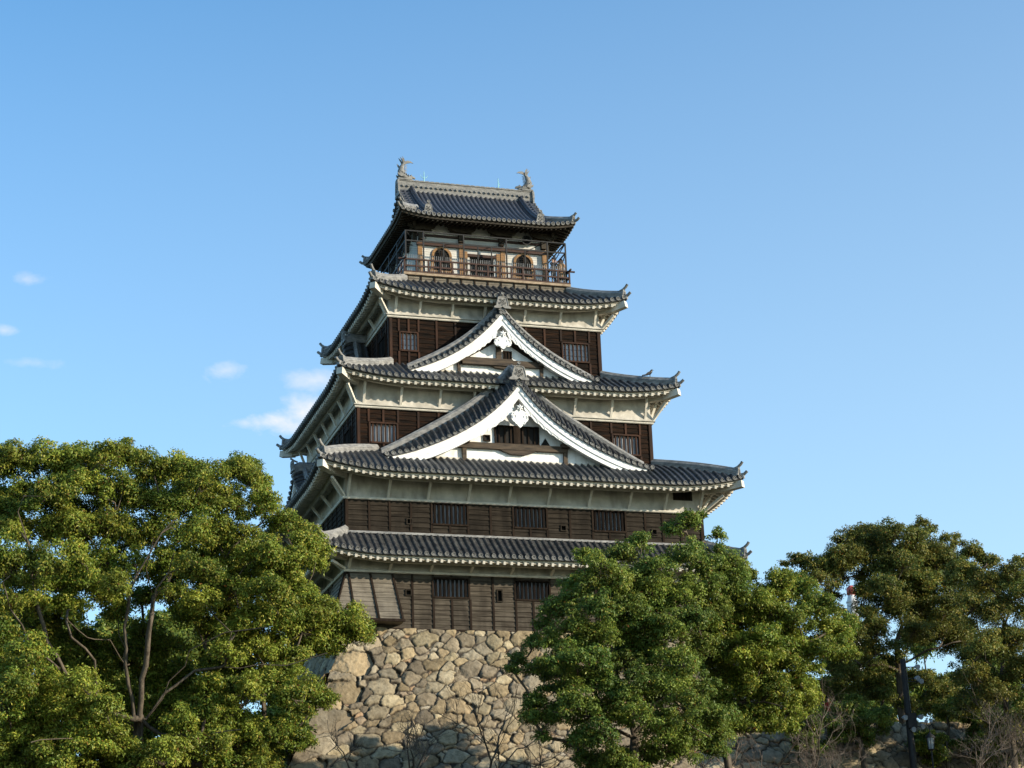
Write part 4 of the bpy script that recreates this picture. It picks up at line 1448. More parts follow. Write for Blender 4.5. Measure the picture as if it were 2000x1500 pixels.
# hip ridges
for sx in (-1, 1):
    for sy in (-1, 1):
        side = 'front' if sy < 0 else 'back'
        path = [TR.P(side, sx * TR.half(v), v) for v in np.linspace(TR.vg * 1.08, 0.02, 10)]
        d = (path[-1] - path[0]) * np.array((1, 1, 0))
        d /= np.linalg.norm(d)
        lat = np.array((-d[1], d[0], 0))
        rg = MB()
        rg.sweep(path, [(.15, -.1), (.15, .28), (.09, .36), (-.09, .36), (-.15, .28), (-.15, -.1)], lambda i: lat)
        rg.tube([p + up3 * .36 for p in path], .085, 6)
        for hh in (.08, .17):
            rg.sweep(path, [(.18, hh), (.18, hh + .03), (-.18, hh + .03), (-.18, hh)], lambda i: lat)
        rg.build('hip_ridge', MT['ridge'], roof5)
        oe = MB()
        p = path[-1] + d * .04
        ridge_end(oe, p + up3 * .0, lat, d, .42, .50)
        k = p + up3 * .42 - d * .2
        oe.tube([k, k + d * .3 + up3 * .1, k + d * .46 + up3 * .24], [.09, .09, .09], 7)
        k = TR.P(side, sx * TR.a, 0) + up3 * .08
        oe.tube([k - d * .1, k + d * .18 + up3 * .05, k + d * .36 + up3 * .2], [.10, .10, .095], 7)
        oe.build('ridge_end_tile', MT['tile_end'], roof5)
# descending ridges with their end tiles
for sx in (-1, 1):
    for sy in (-1, 1):
        side = 'front' if sy < 0 else 'back'
        rg = MB()
        path = [TR.P(side, sx * 4.02, v) for v in np.linspace(0.985, 0.175, 14)]
        rg.sweep(path, [(.19, -.1), (.19, .30), (.11, .38), (-.11, .38), (-.19, .30), (-.19, -.1)], lambda i: np.array((1, 0, 0)))
        rg.tube([p + up3 * .38 for p in path], .09, 6)
        rg.build('rake_ridge', MT['tile_top'], roof5)
        oe = MB()
        p = path[-1] + np.array((0, sy * .05, -.10))
        ridge_end(oe, p, np.array((1.0, 0, 0)), np.array((0, sy, 0.0)), .58, .72)
        k = p + up3 * .72
        oe.tube([k - np.array((0, sy * .3, 0)), k + np.array((0, sy * .12, .12))], .08, 7)
        oe.disc(k + np.array((0, sy * .14, .15)), (0, sy, .2), .12, .08)
        oe.build('ridge_end_tile', MT['tile_end'], roof5)
# main ridge
rg = MB()
xl, xr_ = TR.c[0] - TR.ag - .32, TR.c[0] + TR.ag + .28
rg.box(xl, xr_, .17 - .24, .17 + .24, 33.40, 33.74)
rg.box(xl, xr_, .17 - .23, .17 + .23, 33.742, 33.93)
rg.box(xl, xr_, .17 - .19, .17 + .19, 33.932, 34.22)
rg.box(xl - .02, xr_ + .02, .17 - .24, .17 + .24, 34.222, 34.29)
for k in range(26):
    x = xl + .25 + (xr_ - xl - .5) * k / 25.0
    rg.tube([(x - .13, .17, 34.34), (x + .13, .17, 34.34)], .085, 6)
for s in (-1, 1):
    for k in range(27):
        x = xl + .3 + (xr_ - xl - .6) * k / 26.0
        rg.tube([(x, .17 + s * .2, 33.83), (x, .17 + s * .34, 33.83)], .09, 8)
        rg.disc((x, .17 + s * .35, 33.83), (0, s, 0), .10, .05)
rg.build('ridge', MT['ridge_light'], roof5)
for s in (-1, 1):
    oe = MB()
    ridge_end(oe, np.array((xl if s < 0 else xr_, .17, 33.0)) + np.array((s * .06, 0, 0)), np.array((0, 1.0, 0)), np.array((float(s), 0, 0)), .85, 1.35)
    oe.build('ridge_end_tile', MT['ridge_light'], roof5)

# ---- fish ornaments on the ridge ends ----
def fish(x, s):
    """body rising from the head (toward the middle, -s) to a tail that fans out above; s = -1 left end"""
    y, z = .17, 34.28
    P = lambda a, h, o=0.0: np.array((x + s * a, y + o, z + h))     # a>0 toward the outer end
    b = MB()
    path = [P(-.62, .16), P(-.40, .20), P(-.12, .26), P(.10, .46), P(.16, .76), P(.12, 1.02), P(.02, 1.22), P(-.08, 1.36)]
    b.tube(path, [.13, .20, .27, .29, .25, .19, .13, .08], 10)
    body = b.build('ridge_ornament', MT['ridge_light'], KEEP)
    h = MB()                                       # head: jaws, snout, brow and mane spikes
    h.tube([P(-.42, .30), P(-.62, .33), P(-.80, .28), P(-.86, .22)], [.15, .12, .08, .04], 8)
    h.tube([P(-.42, .08), P(-.64, .06), P(-.80, .09)], [.14, .10, .04], 8)
    for o in (-1, 1):
        h.tube([P(-.52, .40, o * .09), P(-.58, .48, o * .10)], [.06, .03], 6)
        for k in range(5):
            h.tube([P(-.34 + .12 * k, .30 + .05 * k, o * .2), P(-.30 + .14 * k, .42 + .07 * k, o * .33)], [.055, .012], 5)
    h.build('head', MT['ridge_light'], body)
    f = MB()
    # tail: three long blades swept inward and one outward
    E1, E2 = np.array((s, 0, 0.0)), up3
    for o, ol in ((.03, [(-.10, 1.22), (.06, 1.20), (.05, 1.42), (.09, 1.62), (.20, 1.84), (.02, 1.72), (-.09, 1.52)]),
                  (-.04, [(-.12, 1.24), (-.02, 1.34), (-.12, 1.50), (-.32, 1.58), (-.56, 1.54), (-.74, 1.40), (-.52, 1.42), (-.30, 1.36)]),
                  (.10, [(-.06, 1.22), (.08, 1.18), (.14, 1.44), (.24, 1.62), (.30, 1.78), (.12, 1.62), (.02, 1.42)]),
                  (-.10, [(-.10, 1.24), (.02, 1.22), (.0, 1.46), (.02, 1.66), (.08, 1.86), (-.06, 1.68), (-.12, 1.46)]),
                  (.16, [(.10, .92), (.22, .96), (.36, 1.12), (.42, 1.34), (.30, 1.26), (.16, 1.10)])):
        f.plate(ol, (x, y + o, z), E1, E2, 0.05)
    f.build('tail_fin', MT['ridge_light'], body)
    f = MB()
    for o in (-1, 1):
        f.plate([(-.05, .30), (.20, .22), (.42, .34), (.46, .52), (.30, .46), (.36, .66), (.16, .52), (.0, .44)], (x, y + o * .27, z), E1, E2, 0.05)
    for k in range(7):
        c, d = path[3] + (path[6] - path[3]) * k / 6.5, None
        f.tube([c + np.array((s * -.16, 0, .0)), c + np.array((s * -.36, 0, .06))], [.06, .01], 4)
    f.build('side_fin', MT['ridge_light'], body)
    b = MB()
    b.box(x - .42, x + .42, y - .29, y + .29, 34.292, 34.40)
    b.build('plinth', MT['ridge_light'], body)


fish(-4.72, -1)
fish(4.42, 1)
for x, kind in ((-3.2, 0), (2.30, 1)):
    b = MB()
    b.tube([(x, .17, 34.38), (x, .17, 35.16)], [.035, .018], 6)
    if kind == 0:
        for s in (-1, 1):
            b.tube([(x, .17, 34.62), (x + s * .18, .17, 34.70), (x + s * .27, .17, 34.88)], [.02, .02, .01], 5)
    else:
        b.tube([(x, .17, 34.55), (x + .10, .17, 34.62), (x + .11, .17, 34.8)], [.02, .02, .012], 5)
    b.build('lightning_rod', MT['verdigris'], KEEP)

# horn loudspeaker hung under the top eave
LS = thing('loudspeaker', 'round dark horn loudspeaker hung under the right end of the top eave', 'loudspeaker', (2.95, -3.75, 29.15))
b = MB()
c = np.array((2.95, -3.75, 28.85))
dn = np.array((0.05, -1, -.18)); dn /= np.linalg.norm(dn)
b.tube([c - dn * .22, c - dn * .05, c + dn * .10], [.10, .20, .34], 16, cap=False)
b.tube([c + dn * .09, c + dn * .12], [.36, .36], 16, cap=False)
b.tube([c + dn * .12, c + dn * .121], [.36, .30], 16, cap=False)
b.build('horn', MT['metal'], LS)
b = MB()
b.tube([c - dn * .2, c + dn * .06], [.11, .07], 10)
b.build('driver', MT['ridge'], LS)
b = MB()
b.tube([c - dn * .15, c - dn * .15 + up3 * .5], .03, 6)
b.build('hanger', MT['metal'], LS)
# ------------------------------------------------------------------ stone base and ground
def batter(h):
    return 0.38 * h + 0.012 * h * h


def stones(U, H, seed, big=(0.27, 0.58), corner=None):
    """seed stones of a rubble wall: returns (u, h, size)"""
    r = np.random.RandomState(seed)
    S = []
    if corner:
        h, k = 0.1, 0
        while h < H:
            d = r.uniform(.75, 1.0)
            S.append((0.62 if k % 2 else 0.92, h + d / 2, 0.62 if k % 2 else 0.85))
            h += d
            k += 1
    G = np.array(S) if S else np.zeros((0, 3))
    fac = {0: .62, 1: .66, 2: .72, 3: .78}
    for lv, (r0, r1, tries) in enumerate(((big[1] * .8, big[1], 260), (big[0], big[1] * .8, 2500), (0.22, 0.36, 5000), (0.11, 0.18, 6000))):
        for _ in range(tries):
            u, h, q = r.uniform(0, U), r.uniform(0, H), r.uniform(r0, r1)
            fq = fac[lv] * r.uniform(.82, 1.15)
            if len(G):
                d = np.sqrt(((G[:, 0] - u) * 0.80) ** 2 + (G[:, 1] - h) ** 2)
                if np.any(d < (G[:, 2] + q) * fq):
                    continue
            G = np.vstack([G, (u, h, q)])
    return G


def stone_sheet(fnP, nrm, U, H, nu, nh, G, seed, name, parent, amp=0.16):
    r = np.random.RandomState(seed)
    u = np.linspace(0, U, nu)
    h = np.linspace(0, H, nh)
    uu, hh = np.meshgrid(u, h)
    wob = 0.05 * np.sin(uu * 5.1 + 1.7 * np.sin(hh * 3.1)) + 0.035 * np.sin(hh * 7.3 + 2 * np.sin(uu * 6.3)) + .02 * np.sin(uu * 15 + 2 * np.sin(hh * 13))
    wob2 = 0.05 * np.sin(hh * 4.7 + 1.9 * np.sin(uu * 3.7)) + 0.03 * np.sin(uu * 8.3 + 2 * np.sin(hh * 5.9)) + .02 * np.sin(hh * 16 + 2 * np.sin(uu * 11))
    pu, ph = (uu + wob).ravel(), (hh + wob2).ravel()
    rel = np.zeros(len(pu))
    tint = np.zeros((len(pu), 3))
    own = np.zeros(len(pu), int)
    n = len(G)
    pal = np.array([(.40, .315, .19), (.35, .29, .20), (.33, .285, .205), (.48, .40, .255), (.27, .225, .16), (.41, .32, .195), (.42, .355, .24)])
    colr = pal[r.randint(0, len(pal), n)] * r.uniform(.58, 1.12, (n, 1))
    small = G[:, 2] < .2
    colr[small] = np.array([(.36, .28, .19), (.42, .37, .28), (.40, .27, .16), (.34, .31, .25)])[r.randint(0, 4, small.sum())]
    tilt = r.normal(0, .085, (n, 2))
    lift = r.uniform(.55, 1.15, n)
    ax_, ay_ = r.uniform(.52, 1.0, n), r.uniform(.85, 1.15, n)
    rot_ = r.normal(0, .28, n)
    cr_, sr_ = np.cos(rot_), np.sin(rot_)
    cl = r.uniform(.016, .04, n)
    for a in range(0, len(pu), 4000):
        b = slice(a, a + 4000)
        X_, Y_ = pu[b, None] - G[None, :, 0], ph[b, None] - G[None, :, 1]
        d = ((X_ * cr_ + Y_ * sr_) * ax_) ** 2 + ((Y_ * cr_ - X_ * sr_) * ay_) ** 2 - G[None, :, 2] ** 2
        i2 = np.argpartition(d, 1, axis=1)[:, :2]
        dd = np.take_along_axis(d, i2, 1)
        sw = dd[:, 0] > dd[:, 1]
        i1 = np.where(sw, i2[:, 1], i2[:, 0])
        j1 = np.where(sw, i2[:, 0], i2[:, 1])
        own[b] = i1
        sep = np.sqrt(((G[i1, 0] - G[j1, 0]) * .8) ** 2 + (G[i1, 1] - G[j1, 1]) ** 2) + 1e-6
        e = np.abs(dd[:, 0] - dd[:, 1]) / (2 * sep)
        face = 1 - np.exp(-e / cl[i1])
        x, y = pu[b] - G[i1, 0], ph[b] - G[i1, 1]
        q = np.clip((x * x * .64 + y * y) / (G[i1, 2] ** 2 + .01), 0, 2)
        rel[b] = lift[i1] * amp * face * np.clip(G[i1, 2] / .35, .5, 1.15) + (x * tilt[i1, 0] + y * tilt[i1, 1]) * face - .012 * q * face
        k = np.clip((e - 0.012) / .03, 0, 1)[:, None]
        tint[b] = colr[i1] * k + np.array((.055, .046, .036)) * (1 - k)
    fdir = r.uniform(0, 2 * math.pi, (n, 3))
    fs, fo = r.uniform(.15, .55, (n, 3)), r.uniform(.12, .55, (n, 3))
    for a in range(0, len(pu), 20000):
        b = slice(a, a + 20000)
        ii = own[b]
        x, y = pu[b] - G[ii, 0], ph[b] - G[ii, 1]
        for k in range(3):
            rel[b] -= np.maximum(0, (x * np.cos(fdir[ii, k]) + y * np.sin(fdir[ii, k])) - fo[ii, k]) * fs[ii, k] * .8
    rel += .012 * np.sin(pu * 17 + 3 * np.sin(ph * 9)) * np.sin(ph * 19)
    V = fnP(uu.ravel(), hh.ravel()) + rel[:, None] * np.array(nrm)
    idx = np.arange(nu * nh).reshape(nh, nu)
    F = np.stack([idx[:-1, :-1].ravel(), idx[1:, :-1].ravel(), idx[1:, 1:].ravel(), idx[:-1, 1:].ravel()], 1)
    return np_mesh(name, V, F, MT['stone'], parent, tint, smooth=True)


SX0, SY0, SXR = -11.42, -9.62, 13.2
SB = thing('stone_wall', 'flared wall of tan rubble stones carrying the keep', 'stone wall', (0, -9, -13.0))
HB = 13.2


def p_front(u, h):
    o = batter(h)
    xl = SX0 - o
    x = xl + (u / 25.0) * (SXR + 2.5 - xl)
    return np.stack([x, SY0 - o, -h + 0.05], 1)


GS = stones(25.0, HB, 3, corner=True)
stone_sheet(p_front, (0, -0.93, 0.36), 25.0, HB, 640, 330, GS, 4, 'front_face', SB)


def p_left(u, h):
    o = batter(h)
    return np.stack([SX0 - o, SY0 - o + u * (1 + 0.0 * o), -h + 0.05], 1)


GL = stones(22.0, HB, 8, corner=True)
stone_sheet(p_left, (-0.93, 0, 0.36), 22.0, HB, 200, 130, GL, 9, 'side_face', SB)
b = MB()
hs_ = np.linspace(0, HB, 14)
ringp = lambda h: [(SX0 - batter(h) + .14, SY0 - batter(h) + .14, -h), (SXR + 1.5, SY0 - batter(h) + .14, -h), (SXR + 1.5, 9.0 + batter(h), -h), (SX0 - batter(h) + .14, 9.0 + batter(h), -h), (SX0 - batter(h) + .14, SY0 - batter(h) + .14, -h)]
b.grid([ringp(h) for h in hs_])
b.build('core', MT['earth'], SB)
b = MB()
b.box(SX0 + .1, SXR - 1.2, SY0 + .1, 8.6, -1.0, 0.0)
b.build('wall_top', MT['earth'], SB)

ZT = -5.6
RW = thing('retaining_wall', 'low stone retaining wall in the shade right of the keep, behind bare twigs', 'stone wall', (30, -12, -13.0))


def p_ret(u, h):
    o = batter(h + 5.6)
    return np.stack([15.2 + u, SY0 - o, ZT - h], 1)


GR = stones(36.0, 7.4, 13)
stone_sheet(p_ret, (0, -0.93, 0.36), 36.0, 7.4, 420, 90, GR, 14, 'wall_face', RW)

# ground: one sheet to the horizon, lower on the near bank
gx = np.concatenate([np.linspace(-3000, -150, 8), np.linspace(-120, 150, 55), np.linspace(180, 3000, 8)])
gy = np.concatenate([np.linspace(-600, -150, 6), np.linspace(-140, 60, 81), np.linspace(90, 4000, 12)])
XX, YY = np.meshgrid(gx, gy)
tt = np.clip((-32 - YY) / 56.0, 0, 1)
ZZ = -12.8 - 13.9 * (tt * tt * (3 - 2 * tt)) + .12 * np.sin(XX * .7) * np.cos(YY * .5)
idx = np.arange(XX.size).reshape(XX.shape)
F = np.stack([idx[:-1, :-1].ravel(), idx[:-1, 1:].ravel(), idx[1:, 1:].ravel(), idx[1:, :-1].ravel()], 1)
o = np_mesh('ground', np.stack([XX.ravel(), YY.ravel(), ZZ.ravel()], 1), F, MT['ground'], smooth=True)
tag(o, kind='structure')
b = MB()
b.box(12.0, 260, SY0 - batter(5.6) + .25, 260, -12.6, ZT - .02)
o = b.build('terrace', MT['ground'])
tag(o, kind='structure')


# ------------------------------------------------------------------ trees
def leaves(clumps, seed, L=0.17, W=0.085, cover=0.9, pal=None, yellow=0.2, nsub=(21, 29)):
    r = np.random.RandomState(seed)
    Vs, Ts = [], []
    twigs = []
    for (c, rad, tone) in clumps:
        nb = int(r.randint(nsub[0], nsub[1] + 1))
        dirs = r.normal(0, 1, (nb, 3))
        dirs /= np.linalg.norm(dirs, axis=1)[:, None]
        dirs[:, 2] = np.where(dirs[:, 2] < -.55, -dirs[:, 2] * .6, dirs[:, 2])
        ct = r.uniform(.75, 1.2)
        for d in dirs:
            rs = rad * r.uniform(.20, .50)
            sc = c + d * np.array((1.05, 1.05, .95)) * rad * r.uniform(.35, 1.12)
            twigs.append((c, sc))
            st3 = np.array((r.uniform(.8, 1.25), r.uniform(.8, 1.25), r.uniform(.6, 1.0)))
            n = int(4 * math.pi * rs * rs / (L * W * .5) * cover * .46)
            if n < 4:
                continue
            q = r.normal(0, 1, (n, 3))
            q /= np.linalg.norm(q, axis=1)[:, None]
            q[:, 2] = np.where((q[:, 2] < -.2) & (r.rand(n) < .65), -q[:, 2], q[:, 2])
            p = sc + q * st3 * (rs * r.uniform(.35, 1.0, (n, 1)) ** .6 * r.uniform(.8, 1.3, (n, 1)))
            nn = q * .9 + np.array((0.12, -.1, .18)) + r.normal(0, .5, (n, 3))
            nn /= np.linalg.norm(nn, axis=1)[:, None]
            a = r.normal(0, 1, (n, 3)) + q * .6 + np.array((0, 0, -.5))
            a -= nn * np.sum(a * nn, axis=1)[:, None]
            a /= np.linalg.norm(a, axis=1)[:, None] + 1e-6
            s = np.cross(nn, a)
            l = L * r.uniform(.6, 1.4, (n, 1))
            w_ = W * r.uniform(.7, 1.2, (n, 1))
            v = np.stack([p, p + a * l * .5 + s * w_ * .5 + nn * .02, p + a * l - nn * .015, p + a * l * .5 - s * w_ * .5 + nn * .02], 1)
            st = r.uniform(.85, 1.15)
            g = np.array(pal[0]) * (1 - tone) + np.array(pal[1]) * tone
            base = np.repeat(g[None], n, 0)
            yl = r.rand(n) < yellow * r.uniform(.3, 1.7)
            base[yl] = np.array(pal[2])
            rr = r.rand(n)
            base[rr < .012] = np.array((.22, .10, .03))
            base = base * (ct * st * r.uniform(.7, 1.3, (n, 1)))
            Vs.append(v.reshape(-1, 3))
            Ts.append(np.repeat(base, 4, 0))
    V = np.concatenate(Vs)
    T = np.concatenate(Ts)
    return V, T, twigs


def grow(base, limbs, targets, seed, tipr=0.028, k=0.036, wander=0.12):
    """limb skeleton: guide limbs first, then every clump joins the nearest sensible limb"""
    r = np.random.RandomState(seed)
    pos, par = [np.array(base, float)], [-1]
    plen = [0.0]

    def addpath(i, pts):
        for p in pts:
            pos.append(np.array(p, float))
            par.append(i)
            plen.append(plen[i] + np.linalg.norm(pos[-1] - pos[i]))
            i = len(pos) - 1
        return i
    for li in limbs:
        li = [np.array(p, float) for p in li]
        A = np.array(pos)
        i = int(np.argmin(np.linalg.norm(A - li[0], axis=1)))
        prev = pos[i]
        for p in li:
            d = np.linalg.norm(p - prev)
            n = max(1, int(d / .8))
            pts = [prev + (p - prev) * (j + 1) / n + (r.normal(0, wander, 3) if j < n - 1 else 0) for j in range(n)]
            i = addpath(i, pts)
            prev = p
    order = sorted(range(len(targets)), key=lambda j: np.linalg.norm(targets[j] - pos[0]))
    for j in order:
        c = targets[j]
        A = np.array(pos)
        d = np.linalg.norm(A - c, axis=1)
        cost = d * (1 + .6 * np.clip((A[:, 2] - c[2] + .2) / (d + .1), 0, 1)) + .12 * np.array(plen)
        i = int(np.argmin(cost))
        p0 = pos[i]
        n = max(2, int(d[i] / .7))
        dirp = (p0 - pos[par[i]]) if par[i] >= 0 else np.array((0, 0, 1.0))
        dirp = dirp / (np.linalg.norm(dirp) + 1e-6)
        ctrl = p0 + dirp * d[i] * .35 + np.array((0, 0, .05 * d[i]))
        pts = []
        for m in range(1, n + 1):
            t = m / n
            q = (1 - t) ** 2 * p0 + 2 * t * (1 - t) * ctrl + t * t * c
            if m < n:
                q = q + r.normal(0, wander * .8, 3)
            pts.append(q)
        addpath(i, pts)
    n = len(pos)
    cnt = np.zeros(n)
    kids = [[] for _ in range(n)]
    for i in range(n - 1, 0, -1):
        if not kids[i]:
            cnt[i] += 1
        cnt[par[i]] += cnt[i]
        kids[par[i]].append(i)
    rad = tipr + k * (np.sqrt(np.maximum(cnt, 1)) - 1)
    paths = []
    stack = [(0, None)]
    while stack:
        i, pr = stack.pop()
        path = ([pr] if pr is not None else []) + [i]
        while kids[i]:
            ks = sorted(kids[i], key=lambda q: -cnt[q])
            for o in ks[1:]:
                stack.append((o, i))
            i = ks[0]
            path.append(i)
        paths.append(path)
    return pos, rad, paths


def tree(name, label, cat, base, limbs, clumps, pal, seed, yellow=.2, L=.15, W=.078, cover=.9, group=None, twig=True, k=.036, nsub=(21, 29)):
    t = thing(name, label, cat, base, group)
    pos, rad, paths = grow(base, limbs, [c for c, _, _ in clumps], seed, k=k)
    b = MB()
    for p in paths:
        if len(p) < 2:
            continue
        rr = [rad[i] for i in p]
        if p[0] != 0:
            rr[0] = min(rr[0], rr[1] * 1.1)
        pp = [pos[i] for i in p]
        if p[0] == 0:
            pp = [pp[0] + np.array((0, 0, -.4)), pp[0] + np.array((0, 0, .15))] + pp[1:]
            rr = [rr[0] * 1.7, rr[0] * 1.3] + list(rr[1:])
        b.tube(pp, rr, 8 if rr[0] > .12 else 5, cap=False)
    b.build('trunk', MT['bark'], t)
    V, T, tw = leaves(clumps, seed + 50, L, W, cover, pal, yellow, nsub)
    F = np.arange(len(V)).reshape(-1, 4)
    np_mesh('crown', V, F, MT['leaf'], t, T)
    if twig:
        b = MB()
        for c, s in tw:
            m = (c + s) / 2 + np.array((0, 0, -.08))
            b.tube([c, m, s], [.018, .013, .006], 3, cap=False)
        b.build('twigs', MT['bark'], t)
    return t


PAL_SUN = ((.118, .184, .026), (.246, .296, .042), (.34, .325, .05))
PAL_DK = ((.088, .152, .030), (.190, .246, .042), (.265, .275, .045))
PAL_OLV = ((.090, .128, .030), (.182, .200, .040), (.27, .23, .045))


def px_clumps(lst, yc, spread, cx, cy, R, seed, back=0.5, fill=1.0, rscale=1.0):
    """clumps of a crown read off the photograph and given depth as a rounded crown"""
    r = np.random.RandomState(seed)
    res = []
    for (px, py, pr) in lst:
        q = math.hypot((px - cx) / R[0], (py - cy) / R[1])
        bulge = math.sqrt(max(0.0, 1 - min(q, 1) ** 2))
        y = yc - spread * bulge * r.uniform(.15, 1.0) + r.uniform(-.6, .6)
        c = at(px, py, y)
        m = (y - CAM_POS[1]) / FPX * 1.05
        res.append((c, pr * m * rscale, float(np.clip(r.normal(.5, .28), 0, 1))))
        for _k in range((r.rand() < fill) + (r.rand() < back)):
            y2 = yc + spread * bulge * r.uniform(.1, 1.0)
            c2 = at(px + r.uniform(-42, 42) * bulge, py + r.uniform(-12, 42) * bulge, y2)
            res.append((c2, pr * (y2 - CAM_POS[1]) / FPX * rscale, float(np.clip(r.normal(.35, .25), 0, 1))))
    return res


def limb(pts, y0, y1):
    n = len(pts)
    return [at(px, py, y0 + (y1 - y0) * i / max(1, n - 1)) for i, (px, py) in enumerate(pts)]


LEFT = [(25, 905, 45), (85, 905, 42), (150, 905, 40), (205, 893, 38), (245, 895, 38), (300, 925, 40), (345, 918, 40), (395, 935, 42), (455, 920, 32), (490, 945, 32), (520, 990, 32), (430, 985, 40), (370, 985, 45), (310, 990, 45),
        (240, 960, 45), (175, 960, 45), (100, 970, 45), (35, 975, 45), (20, 1040, 40), (90, 1040, 42), (150, 1030, 45), (215, 1030, 50), (290, 1040, 45), (355, 1050, 50), (420, 1045, 45), (480, 1045, 40), (552, 1022, 36),
        (592, 1062, 36), (618, 1088, 26), (510, 1085, 42), (450, 1110, 45), (540, 1110, 38), (580, 1088, 33), (395, 1120, 42), (330, 1110, 40), (200, 1100, 45), (60, 1100, 40), (25, 1120, 40), (140, 1190, 36),
        (200, 1165, 32), (340, 1165, 38), (400, 1180, 45), (460, 1165, 45), (520, 1160, 42), (565, 1150, 42), (592, 1168, 36), (550, 1190, 40), (620, 1208, 44), (678, 1218, 40), (702, 1240, 28), (640, 1242, 42), (590, 1235, 45),
        (530, 1215, 45), (470, 1225, 42), (500, 1275, 42), (440, 1285, 34), (20, 1250, 40), (60, 1290, 45), (30, 1340, 50), (100, 1345, 45), (160, 1345, 38), (205, 1385, 40), (130, 1400, 45),
        (60, 1400, 50), (20, 1440, 50), (100, 1460, 50), (170, 1450, 45), (222, 1475, 42), (350, 1420, 42), (400, 1400, 45), (445, 1400, 40), (490, 1430, 36), (330, 1475, 42), (262, 1495, 40), (520, 1340, 42), (560, 1360, 38),
        (598, 1352, 30), (592, 1388, 18), (560, 1430, 34), (588, 1450, 26), (642, 1368, 20), (530, 1440, 34), (480, 1350, 36), (402, 1345, 34), (620, 1360, 16), (415, 1460, 40), (70, 1185, 36), (20, 1185, 34)]
LEFT += [(100, 1115, 30), (138, 1085, 36), (172, 1135, 34), (118, 1150, 32), (262, 1105, 34), (228, 1150, 34)]
LEFT += [(578, 1282, 28), (562, 1312, 30), (12, 1490, 50), (8, 1385, 46), (-10, 1235, 42), (-10, 1090, 42), (-8, 1005, 40), (-15, 930, 40), (-20, 1310, 46), (110, 1500, 44), (215, 1440, 36), (500, 1480, 36), (430, 1500, 38)]
LEFT_IN = [(300, 1205, 34), (345, 1235, 34), (240, 1235, 34), (205, 1290, 38), (255, 1330, 34), (325, 1285, 38), (365, 1355, 38), (310, 1375, 34), (150, 1285, 38), (95, 1230, 38), (180, 1215, 30), (275, 1260, 34), (225, 1345, 36), (130, 1170, 30), (70, 1150, 30),
           (340, 1330, 34), (420, 1320, 34), (160, 1310, 34), (300, 1140, 28), (385, 1290, 30), (290, 1440, 40), (380, 1470, 40), (180, 1500, 44), (60, 1500, 48), (470, 1480, 40), (540, 1490, 36)]
YL = -28.0
bL = at(272, 1500, YL)
bL = (bL[0], bL[1], -12.9)
tree('camphor_tree', 'large spreading yellow-green tree with many pale limbs, left of the keep', 'tree', bL,
     [[at(275, 1470, YL), at(272, 1400, YL)],
      limb([(272, 1400), (285, 1300), (296, 1200), (305, 1150), (340, 1080)], YL - 1, YL - 5), limb([(300, 1165), (285, 1110), (300, 1050)], YL - 2, YL - 5.5),
      limb([(262, 1405), (245, 1300), (250, 1190), (255, 1150), (290, 1085), (345, 1010)], YL - 1, YL - 4.5),
      limb([(245, 1300), (215, 1250), (170, 1245), (130, 1210)], YL, YL - 4),
      limb([(285, 1405), (330, 1330), (370, 1270), (440, 1235), (520, 1225)], YL - 1, YL - 5.5),
      limb([(300, 1385), (380, 1310), (470, 1305), (560, 1300), (640, 1275)], YL - 1, YL - 4),
      limb([(255, 1420), (195, 1375), (185, 1290), (130, 1215)], YL, YL - 3), limb([(240, 1400), (130, 1320), (60, 1262), (20, 1190), (10, 1150)], YL - 1, YL - 4),
      limb([(130, 1320), (75, 1190), (55, 1060), (35, 1000)], YL - 2, YL - 3), limb([(290, 1420), (380, 1440), (470, 1425)], YL, YL - 4), limb([(255, 1440), (170, 1440), (60, 1450)], YL, YL - 4)],
     px_clumps(LEFT, YL, 5.0, 280, 1190, (430, 360), 21, back=.3, fill=1.0, rscale=.95) + [(c + np.array((0, 4.5, 0)), r_, t_ * .6) for c, r_, t_ in px_clumps(LEFT_IN, YL, 1.0, 280, 1190, (430, 360), 27, back=.6)], PAL_SUN, 31, yellow=.26)

